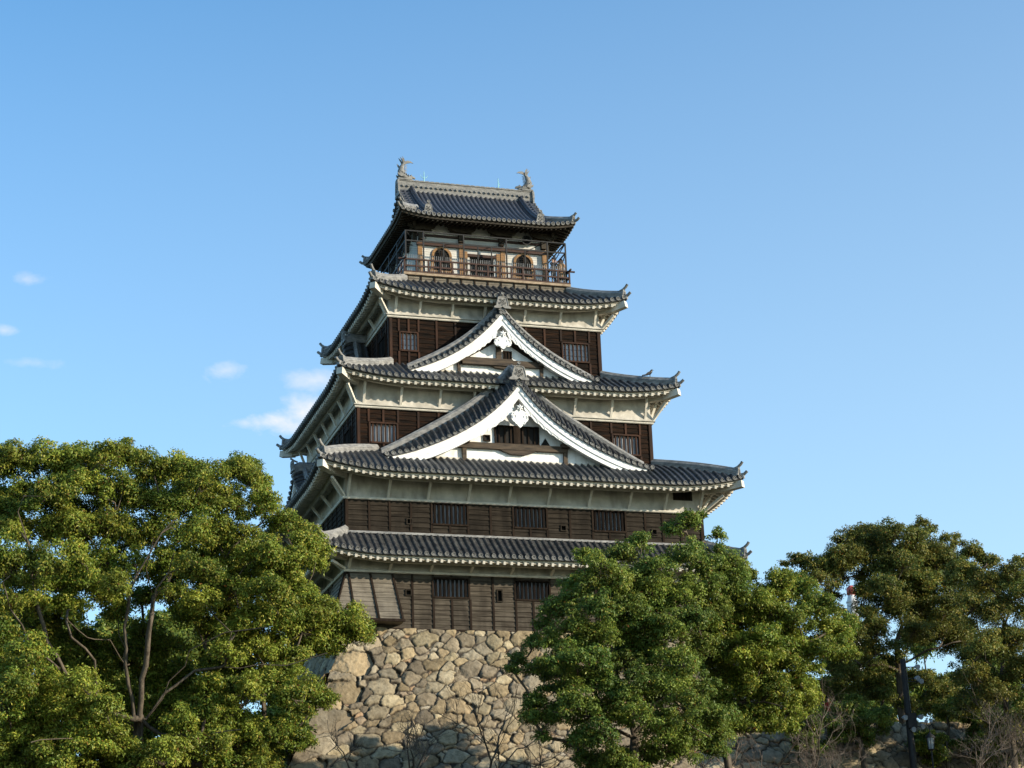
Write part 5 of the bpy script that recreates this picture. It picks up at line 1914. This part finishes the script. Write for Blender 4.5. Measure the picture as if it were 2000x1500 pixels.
FRONT = [(1140, 1090, 24), (1178, 1105, 38), (1215, 1090, 38), (1250, 1062, 28), (1200, 1140, 44), (1155, 1140, 34), (1250, 1130, 44), (1290, 1110, 38), (1312, 1035, 20), (1345, 1022, 26), (1368, 1008, 14), (1402, 1048, 20),
         (1405, 1075, 16), (1340, 1090, 38), (1380, 1112, 38), (1420, 1112, 36), (1442, 1148, 38), (1390, 1160, 44), (1340, 1160, 44), (1295, 1180, 40), (1230, 1190, 40), (1170, 1190, 38), (1132, 1140, 22), (1110, 1195, 33),
         (1078, 1190, 22), (1066, 1218, 20), (1120, 1230, 38), (1172, 1242, 42), (1080, 1258, 30), (1042, 1255, 20), (1110, 1290, 40), (1160, 1290, 40), (1250, 1270, 44), (1290, 1290, 42), (1218, 1290, 38), (1335, 1300, 36),
         (1250, 1330, 44), (1190, 1350, 40), (1130, 1335, 40), (1088, 1352, 33), (1045, 1372, 24), (1012, 1290, 20), (1000, 1308, 16), (1080, 1402, 33), (1130, 1380, 38), (1035, 1402, 22), (1200, 1402, 42), (1250, 1400, 38),
         (1180, 1442, 38), (1300, 1402, 38), (1340, 1382, 38), (1350, 1432, 36), (1400, 1432, 33), (1330, 1472, 38), (1390, 1462, 33), (1200, 1482, 33), (1270, 1472, 33), (1230, 1500, 33), (1420, 1395, 26), (1060, 1300, 24), (1150, 1490, 30), (1060, 1440, 20), (1200, 1240, 38), (1260, 1225, 40), (1310, 1235, 40), (1360, 1215, 40), (1400, 1190, 36), (1370, 1260, 38), (1300, 1345, 40), (1160, 1390, 36), (1220, 1365, 36), (1290, 1440, 38), (1370, 1345, 36), (1140, 1440, 32), (1380, 1400, 34), (1120, 1170, 26), (1410, 1150, 34), (1270, 1160, 38)]
YA = -30.0
bA = at(1235, 1560, YA)
bA = (bA[0], bA[1], -12.9)
tree('camphor_tree', 'dark green tree in front of the stone wall, its top sprigs crossing the lowest roof', 'tree', bA,
     [[at(1238, 1500, YA), at(1240, 1440, YA)],
      limb([(1240, 1440), (1225, 1370), (1222, 1270), (1226, 1180)], YA, YA + 1), limb([(1230, 1380), (1200, 1290), (1170, 1200), (1180, 1140)], YA, YA - 1),
      limb([(1240, 1430), (1320, 1340), (1330, 1260), (1350, 1180), (1350, 1060)], YA, YA + 1), limb([(1330, 1255), (1385, 1190), (1405, 1110)], YA, YA),
      limb([(1235, 1440), (1150, 1400), (1080, 1390)], YA, YA - 2), limb([(1245, 1440), (1330, 1400), (1390, 1440)], YA, YA - 2.5)],
     px_clumps(FRONT, YA, 3.6, 1240, 1270, (210, 250), 22, back=.1, fill=.6, rscale=.92), PAL_DK, 32, yellow=.14)

LOBE = [(1490, 1168, 33), (1530, 1138, 33), (1562, 1158, 38), (1590, 1190, 40), (1510, 1202, 44), (1460, 1210, 38), (1560, 1220, 44), (1612, 1232, 38), (1650, 1242, 26), (1640, 1272, 24), (1600, 1270, 34), (1420, 1262, 38),
        (1452, 1282, 40), (1490, 1290, 44), (1530, 1300, 42), (1432, 1240, 34), (1480, 1342, 42), (1520, 1350, 42), (1548, 1388, 32), (1540, 1420, 20), (1490, 1390, 36), (1440, 1332, 38), (1560, 1330, 28), (1462, 1402, 32), (1592, 1310, 20), (1462, 1130, 22), (1440, 1200, 34), (1425, 1175, 30), (1402, 1225, 36), (1390, 1280, 36), (1412, 1315, 38), (1500, 1250, 40), (1560, 1270, 40), (1480, 1180, 36), (1525, 1170, 36), (1405, 1370, 36), (1440, 1420, 34), (1500, 1420, 30), (1575, 1360, 26), (1635, 1265, 28)]
YB = -27.0
bB = at(1440, 1560, YB)
bB = (bB[0], bB[1], -12.9)
tree('camphor_tree', 'bright leaning tree lobe between the front tree and the pole, over bare twigs', 'tree', bB,
     [[at(1420, 1480, YB), at(1400, 1420, YB)], limb([(1400, 1420), (1440, 1375), (1500, 1340), (1540, 1290), (1590, 1250)], YB, YB - 1), limb([(1440, 1375), (1450, 1290), (1470, 1220)], YB, YB + 1),
      limb([(1510, 1335), (1560, 1215), (1560, 1170)], YB, YB), limb([(1440, 1380), (1490, 1370), (1530, 1380)], YB, YB - 2)],
     px_clumps(LOBE, YB, 3.0, 1520, 1270, (140, 150), 23, back=.3, fill=.9, rscale=.97), PAL_SUN, 33, yellow=.18)

RIGHT = [(1560, 1097, 20), (1590, 1102, 26), (1532, 1102, 10), (1602, 1132, 26), (1640, 1062, 28), (1665, 1052, 30), (1700, 1047, 33), (1745, 1047, 33), (1690, 1090, 38), (1640, 1110, 36), (1740, 1090, 40), (1782, 1082, 38), (1790, 1052, 26),
         (1800, 1024, 17), (1815, 1034, 17), (1845, 1052, 14), (1864, 1062, 10), (1822, 1088, 38), (1850, 1097, 33), (1832, 1140, 42), (1770, 1140, 42), (1722, 1150, 36), (1800, 1190, 44), (1850, 1190, 44), (1762, 1190, 36),
         (1712, 1240, 28), (1740, 1262, 22), (1832, 1240, 38), (1880, 1252, 38), (1690, 1298, 34), (1650, 1322, 36), (1700, 1342, 36), (1660, 1374, 30), (1722, 1402, 26), (1742, 1432, 26), (1690, 1420, 26), (1725, 1360, 26), (1850, 1422, 28), (1840, 1350, 30), (1625, 1120, 22), (1668, 1218, 22), (1702, 1212, 26), (1640, 1285, 24), (1762, 1285, 20), (1650, 1232, 26), (1675, 1250, 28), (1630, 1145, 22), (1688, 1160, 22), (1690, 1195, 20), (1655, 1212, 16), (1628, 1195, 18), (1640, 1090, 32), (1720, 1110, 36), (1765, 1110, 38), (1800, 1140, 40), (1745, 1170, 34), (1690, 1135, 30), (1785, 1235, 36), (1860, 1215, 38), (1870, 1160, 36), (1665, 1085, 32), (1795, 1330, 30), (1770, 1380, 24), (1830, 1385, 30), (1640, 1360, 28), (1600, 1350, 24)]
YC = -9.0
bC = at(1765, 1500, YC)
bC = (bC[0], bC[1], ZT - .1)
tree('camphor_tree', 'tall open olive-green tree with a dark forked trunk beside the pole', 'tree', bC,
     [[at(1764, 1440, YC), at(1758, 1330, YC)], limb([(1758, 1330), (1752, 1250), (1755, 1200), (1720, 1130), (1700, 1070)], YC, YC), limb([(1755, 1200), (1770, 1120), (1750, 1060)], YC, YC - 1),
      limb([(1752, 1250), (1800, 1180), (1830, 1110), (1815, 1040)], YC, YC - 1), limb([(1730, 1150), (1670, 1125), (1600, 1115)], YC, YC - 1), limb([(1755, 1310), (1700, 1300), (1650, 1295)], YC, YC - 2),
      limb([(1756, 1300), (1810, 1270), (1860, 1255)], YC, YC - 2)],
     px_clumps(RIGHT, YC, 3.5, 1740, 1170, (180, 190), 24, back=.35, fill=1.0, rscale=.95), PAL_OLV, 34, yellow=.22, cover=.72)

EDGE = [(1900, 1082, 26), (1926, 1100, 26), (1880, 1122, 38), (1930, 1142, 38), (1980, 1122, 32), (1992, 1160, 44), (1900, 1190, 44), (1950, 1200, 44), (1930, 1262, 44), (1982, 1252, 44), (1905, 1322, 36), (1892, 1382, 36), (1950, 1352, 36), (1992, 1312, 38),
        (2010, 1100, 20), (2020, 1200, 40), (2040, 1280, 40), (1935, 1420, 26), (1940, 1096, 12), (2060, 1150, 40), (2090, 1100, 45), (2090, 1200, 45), (2080, 1290, 45), (2050, 1360, 40), (2110, 1380, 45), (2140, 1150, 45), (2140, 1260, 45), (2150, 1340, 45), (2010, 1400, 38), (2190, 1200, 45), (2200, 1300, 45), (2180, 1390, 45), (1985, 1430, 34), (2070, 1440, 40)]  # unseen clumps past the right frame edge, added to shade the retaining wall
YE = -20.0
bE = at(1985, 1560, YE)
bE = (bE[0], bE[1], -12.9)
tree('camphor_tree', 'yellowish thin-crowned tree cut by the right edge of the photo', 'tree', bE,
     [[at(1980, 1480, YE), at(1965, 1390, YE)], limb([(1965, 1390), (1958, 1300), (1960, 1230), (1985, 1150)], YE, YE), limb([(1960, 1330), (1925, 1290), (1905, 1200)], YE, YE - 1), limb([(1962, 1320), (2000, 1240), (2020, 1180)], YE, YE)],
     px_clumps(EDGE, YE, 3.0, 2050, 1250, (200, 220), 25, back=.3, fill=.9, rscale=.92), PAL_OLV, 35, yellow=.34, cover=.72)


def back_tree(label, px, py, y, wpx, hpx, zb, seed, pal=PAL_DK):
    r = np.random.RandomState(seed)
    lst = []
    for _ in range(34):
        a, q = r.uniform(0, 2 * math.pi), math.sqrt(r.rand())
        lst.append((px + wpx * q * math.cos(a), py + hpx * q * math.sin(a) * (1 if math.sin(a) < 0 else .8), r.uniform(.16, .26) * wpx))
    bs = at(px, py, y)
    bs = (bs[0], bs[1], zb)
    tree('broadleaf_tree', label, 'tree', bs, [[at(px, py + hpx * .9, y), at(px, py + hpx * .2, y)]], px_clumps(lst, y, 3, px, py, (wpx, hpx), seed, back=.5), pal, seed,
         L=.26, W=.14, cover=.8, twig=False, group='shaded trees standing behind the front row')


back_tree('dark tree low behind the limbs of the large left tree', 320, 1325, -8, 165, 150, -12.9, 61)
back_tree('dark tree at the lower left corner, behind the large left tree', 90, 1330, -10, 165, 150, -12.9, 62)
back_tree('dark tree between the large left tree and the stone wall', 490, 1420, -14, 105, 100, -12.9, 63)
back_tree('dark low tree on the terrace behind the forked trunk and the red person', 1680, 1360, 16, 120, 80, ZT, 64)
back_tree('dark tree on the terrace between the pole and the edge tree', 1850, 1320, 18, 120, 125, ZT, 65)
back_tree('dark tree behind the edge tree at the lower right', 1990, 1380, 14, 110, 100, ZT, 66)


def low_bush(label, px, py, y, wpx, hpx, seed):
    r = np.random.RandomState(seed)
    lst = [(px + wpx * q_ * math.cos(a_), py + hpx * q_ * math.sin(a_), r.uniform(.22, .34) * wpx) for a_, q_ in [(r.uniform(0, 6.28), math.sqrt(r.rand())) for _ in range(16)]]
    bs = at(px, py, y)
    bs = (bs[0], bs[1], -12.9)
    tree('evergreen_bush', label, 'bush', bs, [[at(px, py + hpx, y), at(px, py + hpx * .3, y)]], px_clumps(lst, y, 1.5, px, py, (wpx, hpx), seed, back=.4), PAL_DK, seed,
         cover=.8, twig=False, group='dark evergreen bushes in front of the retaining wall')


low_bush('dark evergreen bush left of the forked trunk, in front of the retaining wall', 1680, 1405, -15, 60, 42, 91)
low_bush('dark evergreen bush behind the street lantern', 1850, 1430, -14.5, 62, 50, 92)
low_bush('dark evergreen bush at the foot of the bright tree lobe', 1585, 1420, -16, 50, 36, 93)
low_bush('dark evergreen bush below the edge tree at the right border', 1960, 1440, -15, 70, 46, 94)


# bare shrubs and small trees along the foot of the walls
def bare(name, label, cat, base, h, spread, seed, levels=5, r0=.07, m='twig', lean=(0, 0), group=None, kids=(2, 4)):
    r = np.random.RandomState(seed)
    t = thing(name, label, cat, base, group)
    tr, tw = MB(), MB()

    def rec(p, d, ln, rad, lv):
        n = 3
        pts = [p]
        for i in range(n):
            d = d + r.normal(0, .16, 3) + np.array((0, 0, .05))
            d /= np.linalg.norm(d)
            pts.append(pts[-1] + d * ln / n)
        (tr if lv >= levels - 1 else tw).tube(pts, list(np.linspace(rad, rad * .6, n + 1)), 6 if lv >= levels - 1 else 4, cap=False)
        if lv <= 0:
            return
        for _ in range(r.randint(kids[0], kids[1] + 1)):
            k = r.randint(1, n + 1)
            nd = d + r.normal(0, spread, 3)
            nd[2] += .25
            nd /= np.linalg.norm(nd)
            rec(pts[k], nd, ln * r.uniform(.55, .82), rad * .58, lv - 1)
    d0 = np.array((lean[0], lean[1], 1.0))
    rec(np.array(base, float) + np.array((0, 0, -.1)), d0 / np.linalg.norm(d0), h * .42, r0, levels)
    tr.build('trunk', MT['bark'], t)
    tw.build('twigs', MT[m], t)
    return t


q = at(955, 1520, -19)
bare('bare_tree', 'thin leafless tree with dark branches against the sunlit stones', 'tree', (q[0], q[1], -12.9), 9.0, .55, 71, 5, .11, 'bark', (-.08, 0))
q = at(1030, 1530, -19)
bare('bare_tree', 'smaller leafless tree just left of the dark front tree', 'tree', (q[0], q[1], -12.9), 6.6, .6, 72, 5, .08, 'bark', (.1, 0))
SH = [(1500, 1500, -21, 4.8, 73, 'grey leafless shrub in front of the retaining wall, under the bright tree lobe'), (1560, 1510, -20, 5.4, 74, 'pale tangled leafless shrub left of the pole, the widest of its row'),
      (1640, 1515, -20, 5.2, 75, 'leafless shrub below the red-jacketed person'), (1900, 1510, -22, 6.4, 76, 'tall brown leafless shrub right of the street lantern'),
      (1965, 1515, -22, 6.0, 77, 'brown leafless shrub in the lower right corner'), (690, 1525, -22, 3.9, 78, 'low leafless shrub at the foot of the shaded stones'), (1420, 1520, -21, 4.0, 79, 'short leafless shrub right of the front tree trunk'), (800, 1530, -22, 4.4, 80, 'low leafless shrub left of the leafless tree')]
for (px, py, y, h, sd_, lb) in SH:
    q = at(px, py, y)
    bare('bare_shrub', lb, 'shrub', (q[0], q[1], -12.9), h + (q[2] + 12.9) * .75, .75, sd_, 6 if px > 1450 else 5, .10, 'twig', group='leafless shrubs along the foot of the walls', kids=(2, 4))


# ------------------------------------------------------------------ people
def simple(name, c, rough=.7):
    return mat(name, tuple(x * .8 for x in c), c, (1, 1, 1), 6, rough, 0, None, .3)


SKIN = simple('skin', (.52, .32, .23), .5)
HAIR_B = simple('black_hair', (.02, .017, .015), .4)
HAIR_BR = simple('brown_hair', (.10, .045, .02), .4)
NAVY = simple('dark_clothes', (.03, .032, .04))
TAN = simple('tan_coat', (.42, .25, .13))
RED = simple('red_jacket', (.42, .035, .02))
GREY = simple('grey_trousers', (.05, .05, .055))


def body(loc, face, H, joints, mats, coat_top, seed=0):
    """one continuous skinned figure.  joints: shoulder->hand chains in the person's own frame (x right, y ahead, z up, metres for H=1.75)"""
    s = H / 1.75
    V, E, R_ = [], [], []

    def v(p, r, par=None):
        V.append(p)
        R_.append(r)
        if par is not None:
            E.append((par, len(V) - 1))
        return len(V) - 1
    pel = v((0, 0, .95), .135)
    wa = v((0, .01, 1.10), .12, pel)
    ch = v((0, .0, 1.30), .145, wa)
    nb = v((0, -.01, 1.45), .085, ch)
    nk = v((0, .0, 1.52), .052, nb)
    hd = v((0, .02, 1.60), .085, nk)
    v((0, .02, 1.69), .085, hd)
    hands = []
    for sx in (-1, 1):
        hp = v((sx * .10, 0, .90), .095, pel)
        kn = v((sx * .11, .03, .50), .062, hp)
        an = v((sx * .11, 0, .09), .042, kn)
        v((sx * .12, .16, .035), .038, an)
        el, hn = joints[0 if sx < 0 else 1]
        sh = v((sx * .175, -.01, 1.40), .065, nb)
        e = v(el, .043, sh)
        wr = v(hn, .028, e)
        d = np.array(hn) - np.array(el)
        d /= np.linalg.norm(d)
        v(tuple(np.array(hn) + d * .05), .034, wr)
        hands.append((np.array(hn) + d * .06, d))
    me = bpy.data.meshes.new('skeleton')
    me.from_pydata(V, E, [])
    o = bpy.data.objects.new('skeleton', me)
    COL.objects.link(o)
    sk = o.modifiers.new('skin', 'SKIN')
    for i, rr in enumerate(R_):
        me.skin_vertices[0].data[i].radius = (rr, rr * (.72 if i in (0, 1, 2) else 1))
    me.skin_vertices[0].data[0].use_root = True
    ss = o.modifiers.new('sub', 'SUBSURF')
    ss.levels = ss.render_levels = 1
    dg = bpy.context.evaluated_depsgraph_get()
    m2 = bpy.data.meshes.new_from_object(o.evaluated_get(dg))
    bpy.data.objects.remove(o)
    n = len(m2.vertices)
    co = np.empty(n * 3, np.float32)
    m2.vertices.foreach_get('co', co)
    co = co.reshape(-1, 3)
    m2.materials.clear()
    for m in mats:
        m2.materials.append(m)
    hp = [h for h, _ in hands]
    mi = []
    for p in m2.polygons:
        c = co[list(p.vertices)].mean(0)
        k = 1
        if c[2] > 1.485 or min(np.linalg.norm(c - h) for h in hp) < .085:
            k = 0
        elif c[2] < .93 and abs(c[0]) < .24:
            k = 2
        if c[2] < .075:
            k = 3
        mi.append(k)
    m2.polygons.foreach_set('material_index', mi)
    m2.polygons.foreach_set('use_smooth', [True] * len(mi))
    ca, sa = math.cos(face), math.sin(face)
    W_ = lambda p: np.array((loc[0] + s * (p[0] * ca - p[1] * sa), loc[1] + s * (p[0] * sa + p[1] * ca), loc[2] + s * p[2]))
    m2.vertices.foreach_set('co', np.array([W_(c) for c in co], np.float32).ravel())
    m2.update()
    return m2, W_, hands


def person(label, loc, face, H, joints, mats, hair, longhair=False, coat=None, bag=None):
    t = thing('person', label, 'person', loc)
    m2, W_, hands = body(loc, face, H, joints, mats, 1.0)
    bo = link('body', m2, t)
    f = MB()
    for h, d in hands:
        sd_ = np.cross(d, (0, 1, 0))
        sd_ /= np.linalg.norm(sd_) + 1e-6
        for k, ln in enumerate((.070, .080, .075, .060)):
            a = h + sd_ * (-.027 + .018 * k)
            f.tube([W_(a), W_(a + d * ln * .55), W_(a + d * ln + np.array((0, .02, -.01)))], [.009, .0085, .007], 5)
        a = h - d * .02 - sd_ * .034
        f.tube([W_(a), W_(a + d * .03 - sd_ * .02), W_(a + d * .055 - sd_ * .015)], [.010, .0095, .008], 5)
    f.build('fingers', mats[0], bo)
    f = MB()
    f.tube([W_((0, .095, 1.66)), W_((0, .125, 1.63)), W_((0, .10, 1.615))], [.010, .016, .012], 6)
    for sx in (-1, 1):
        f.tube([W_((sx * .088, .01, 1.66)), W_((sx * .096, .0, 1.63)), W_((sx * .088, .01, 1.60))], [.012, .016, .010], 5)
    f.build('nose_and_ears', mats[0], bo)
    f = MB()
    for sx in (-1, 1):
        f.tube([W_((sx * .034 - .012, .098, 1.655)), W_((sx * .034 + .012, .098, 1.655))], [.007, .007], 5)
    f.tube([W_((-.02, .10, 1.578)), W_((.02, .10, 1.578))], [.006, .006], 5)
    f.build('eyes_and_mouth', HAIR_B, bo)
    hm = MB()
    P = []
    for i in range(7):
        th = i / 6 * (1.75 if not longhair else 1.9)
        row = []
        for k in range(13):
            a = 2 * math.pi * k / 12
            back = (1 - math.sin(a)) / 2
            q = th * (.62 + .38 * back)
            rr = .105
            row.append(W_((rr * math.sin(q) * math.cos(a) * .95, .012 + rr * math.sin(q) * math.sin(a) * 1.05, 1.66 + .112 * math.cos(q) - (0 if not longhair else 0))))
        P.append(row)
    hm.grid(P, True)
    if longhair:
        for k in range(9):
            a = math.pi * (.98 + 1.04 * k / 8)
            c0 = np.array((.095 * math.cos(a), .01 + .095 * math.sin(a), 1.66))
            hm.tube([W_(c0), W_(c0 + np.array((.02 * math.cos(a), -.01, -.16))), W_(c0 + np.array((.05 * math.cos(a), -.02, -.33)))], [.035, .04, .02], 6)
    hm.build('hair', hair, t)
    if coat:
        cm = MB()
        P = []
        for z, rx, ry in ((1.40, .20, .12), (1.28, .215, .155), (1.08, .185, .145), (.92, .215, .17), (.70, .24, .19), (.46, .27, .22), (.455, .25, .20)):
            P.append([W_((rx * math.cos(2 * math.pi * k / 16), ry * math.sin(2 * math.pi * k / 16) * 1.0, z)) for k in range(17)])
        cm.grid(P, True)
        cm.build('coat', coat, t)
    if bag:
        bm_ = MB()
        c = np.array((.34, .05, .92))
        bm_.hexa([W_(c + np.array(q)) for q in ((-.07, -.12, -.16), (.07, -.12, -.16), (.07, .12, -.16), (-.07, .12, -.16), (-.05, -.09, .12), (.05, -.09, .12), (.05, .09, .12), (-.05, .09, .12))])
        bm_.build('tail', bag, t)
    return t


UPR = [((-.30, .12, 1.17), (-.10, .24, 1.42)), ((.30, .12, 1.17), (.10, .24, 1.42))]
DOWN = [((-.27, .0, 1.13), (-.25, .10, .90)), ((.27, .02, 1.13), (.20, .18, 1.02))]
person('person in dark clothes raising both hands to the face on the top balcony', (4.72, -4.02, ZD), math.radians(215), 2.08, UPR, [SKIN, NAVY, GREY, HAIR_B], HAIR_B)
person('long-haired person in a tan coat at the right corner of the top balcony', (5.28, -4.14, ZD), math.radians(165), 2.02, DOWN, [SKIN, TAN, GREY, HAIR_B], HAIR_BR, True, TAN)
q = at(1620, 1400, -9.6)
person('person in a red jacket standing on the terrace among dark leaves', (q[0], q[1], ZT), math.radians(120), 1.98, DOWN, [SKIN, RED, GREY, HAIR_B], HAIR_B, False, None)

# ------------------------------------------------------------------ small things
# crow on the right hip ridge of the fourth roof from the ground
vv = min(np.linspace(.1, .8, 71), key=lambda v: abs(((lambda d: 1000 + FPX * np.dot(d, AX_R) / np.dot(d, AX_F))(R3.corner(1, -1, v) - CAM_POS)) - 1270))
cp = R3.corner(1, -1, vv) + np.array((0, 0, .49))
CR = thing('crow', 'small black bird perched on the hip ridge at the right of the middle roof', 'bird', tuple(cp))
b = MB()
b.tube([cp + np.array(q_) for q_ in ((-.34, 0, .10), (-.18, 0, .16), (0, 0, .24), (.10, 0, .36), (.15, 0, .46), (.20, 0, .49))], [.03, .07, .11, .095, .07, .04], 9)
b.tube([cp + np.array((.19, 0, .49)), cp + np.array((.30, 0, .47))], [.03, .008], 6)
bo = b.build('body', HAIR_B, CR)
b = MB()
for s in (-1, 1):
    b.plate([(-.40, .06), (-.1, .12), (.08, .32), (0, .36), (-.2, .26)], cp + np.array((0, s * .10, 0)), (1, 0, 0), up3, .03)
b.plate([(-.56, .02), (-.3, .08), (-.3, .14), (-.55, .08)], cp, (1, 0, 0), up3, .12)
b.build('wing', HAIR_B, CR)
b = MB()
for s in (-1, 1):
    b.tube([cp + np.array((.0, s * .04, .16)), cp + np.array((.02, s * .04, 0))], .014, 5)
b.build('leg', HAIR_B, CR)

# pole hung with small floodlights, and a street lantern beside it
q = at(1786, 1500, -17)
PZ = -12.9
px_, py_ = q[0], q[1]
PL = thing('utility_pole', 'tall dark pole hung with pale floodlights in front of the forked tree', 'pole', (px_, py_, PZ))
ztop = at(1780, 1288, -17)[2]
b = MB()
b.tube([(px_, py_, PZ - .2), (px_ - .05, py_, (PZ + ztop) / 2), (px_ - .1, py_, ztop)], [.24, .21, .17], 10)
b.build('post', MT['metal'], PL)
PALE = simple('pale_lamp', (.34, .37, .40), .35)
for (ax, ay, side) in ((1790, 1302, 1), (1790, 1324, 1), (1766, 1401, -1), (1796, 1400, 1), (1800, 1418, 1), (1782, 1424, 1), (1797, 1330, 1)):
    c = at(ax, ay, -17.25)
    b = MB()
    b.tube([c + np.array((-.02, .22, .02)), c, c + np.array((.03, -.16, -.05))], [.05, .12, .16], 10)
    fl = b.build('floodlight', PALE, PL)
    b = MB()
    b.beam(c + np.array((0, .15, 0)), (px_ - .06, py_, c[2]), .05, .05)
    b.build('arm', MT['metal'], fl)
b = MB()
zb_ = at(1780, 1412, -17)[2]
b.box(px_ - .34, px_ + .26, py_ - .40, py_ - .16, zb_ - .35, zb_ + .55)
b.build('switch_box', MT['metal'], PL)
q = at(1818, 1452, -18)
LN = thing('street_lantern', 'black street lantern with milky panes on a slim post by the pole', 'street lamp', (q[0], q[1], -12.9))
b = MB()
b.tube([(q[0], q[1], -13.0), (q[0], q[1], -12.2), (q[0], q[1], -12.1), (q[0], q[1], q[2] - .42)], [.13, .12, .06, .055], 8)
b.build('post', MT['metal'], LN)
b = MB()
for k in range(6):
    a = math.pi / 3 * k
    for (r0, r1) in ((.19, .25),):
        b.beam((q[0] + r0 * math.cos(a), q[1] + r0 * math.sin(a), q[2] - .36), (q[0] + r1 * math.cos(a), q[1] + r1 * math.sin(a), q[2] + .34), .035, .035)
b.tube([(q[0], q[1], q[2] - .44), (q[0], q[1], q[2] - .35)], [.10, .22], 6)
b.tube([(q[0], q[1], q[2] + .33), (q[0], q[1], q[2] + .40), (q[0], q[1], q[2] + .58), (q[0], q[1], q[2] + .66)], [.30, .29, .10, .05], 6)
b.tube([(q[0], q[1], q[2] + .6), (q[0], q[1], q[2] + 1.15)], .03, 6)
for s in (-1, 1):
    b.tube([(q[0], q[1], q[2] + 1.0), (q[0] + s * .15, q[1], q[2] + 1.12), (q[0] + s * .17, q[1], q[2] + 1.22)], .025, 5)
b.build('lantern_frame', MT['metal'], LN)
b = MB()
b.tube([(q[0], q[1], q[2] - .34), (q[0], q[1], q[2] + .33)], [.18, .235], 6, smooth=False)
b.build('lantern_pane', simple('milky_pane', (.30, .33, .33), .4), LN)
for s in (-1, 1):
    b = MB()
    c = np.array((q[0] + s * .17, q[1], q[2] + 1.32))
    b.tube([c + up3 * z_ for z_ in (-.12, -.08, 0, .08, .12)], [.03, .09, .115, .09, .03], 10)
    b.build('globe', PALE, LN)

# far white tower with a red cap glimpsed between the branches
q0, q1 = at(1662, 1154, 260), at(1664, 1300, 260)
TW = thing('tower', 'distant white tower with a red cap seen between the branches of the olive tree', 'tower', (q0[0], q0[1], -12.9))
WT = simple('shaded_white_paint', (.56, .57, .58), .5)  # white dulled toward blue, its shade mixed into the colour
RP = simple('hazed_red_paint', (.42, .09, .075), .5)  # red paled, distance haze mixed into the colour
b = MB()
z0_ = q0[2]
b.tube([(q0[0], q0[1], -13), (q0[0], q0[1], z0_ - 4.2), (q0[0], q0[1], z0_ - 2.4), (q0[0], q0[1], z0_ - 1.0)], [1.3, 1.15, 1.1, .75], 20)
b.build('shaft', WT, TW)
b = MB()
b.tube([(q0[0], q0[1], z0_ - 1.0), (q0[0], q0[1], z0_ - .7), (q0[0], q0[1], z0_ + .5), (q0[0], q0[1], z0_ + 1.1)], [.7, .95, .95, .4], 20)
b.build('cap', RP, TW)
b = MB()
for zz in (2.6, 4.4):
    b.tube([(q0[0], q0[1], z0_ - zz), (q0[0], q0[1], z0_ - zz + .25)], [1.27, 1.27], 20)
b.build('ring_gallery', WT, TW)
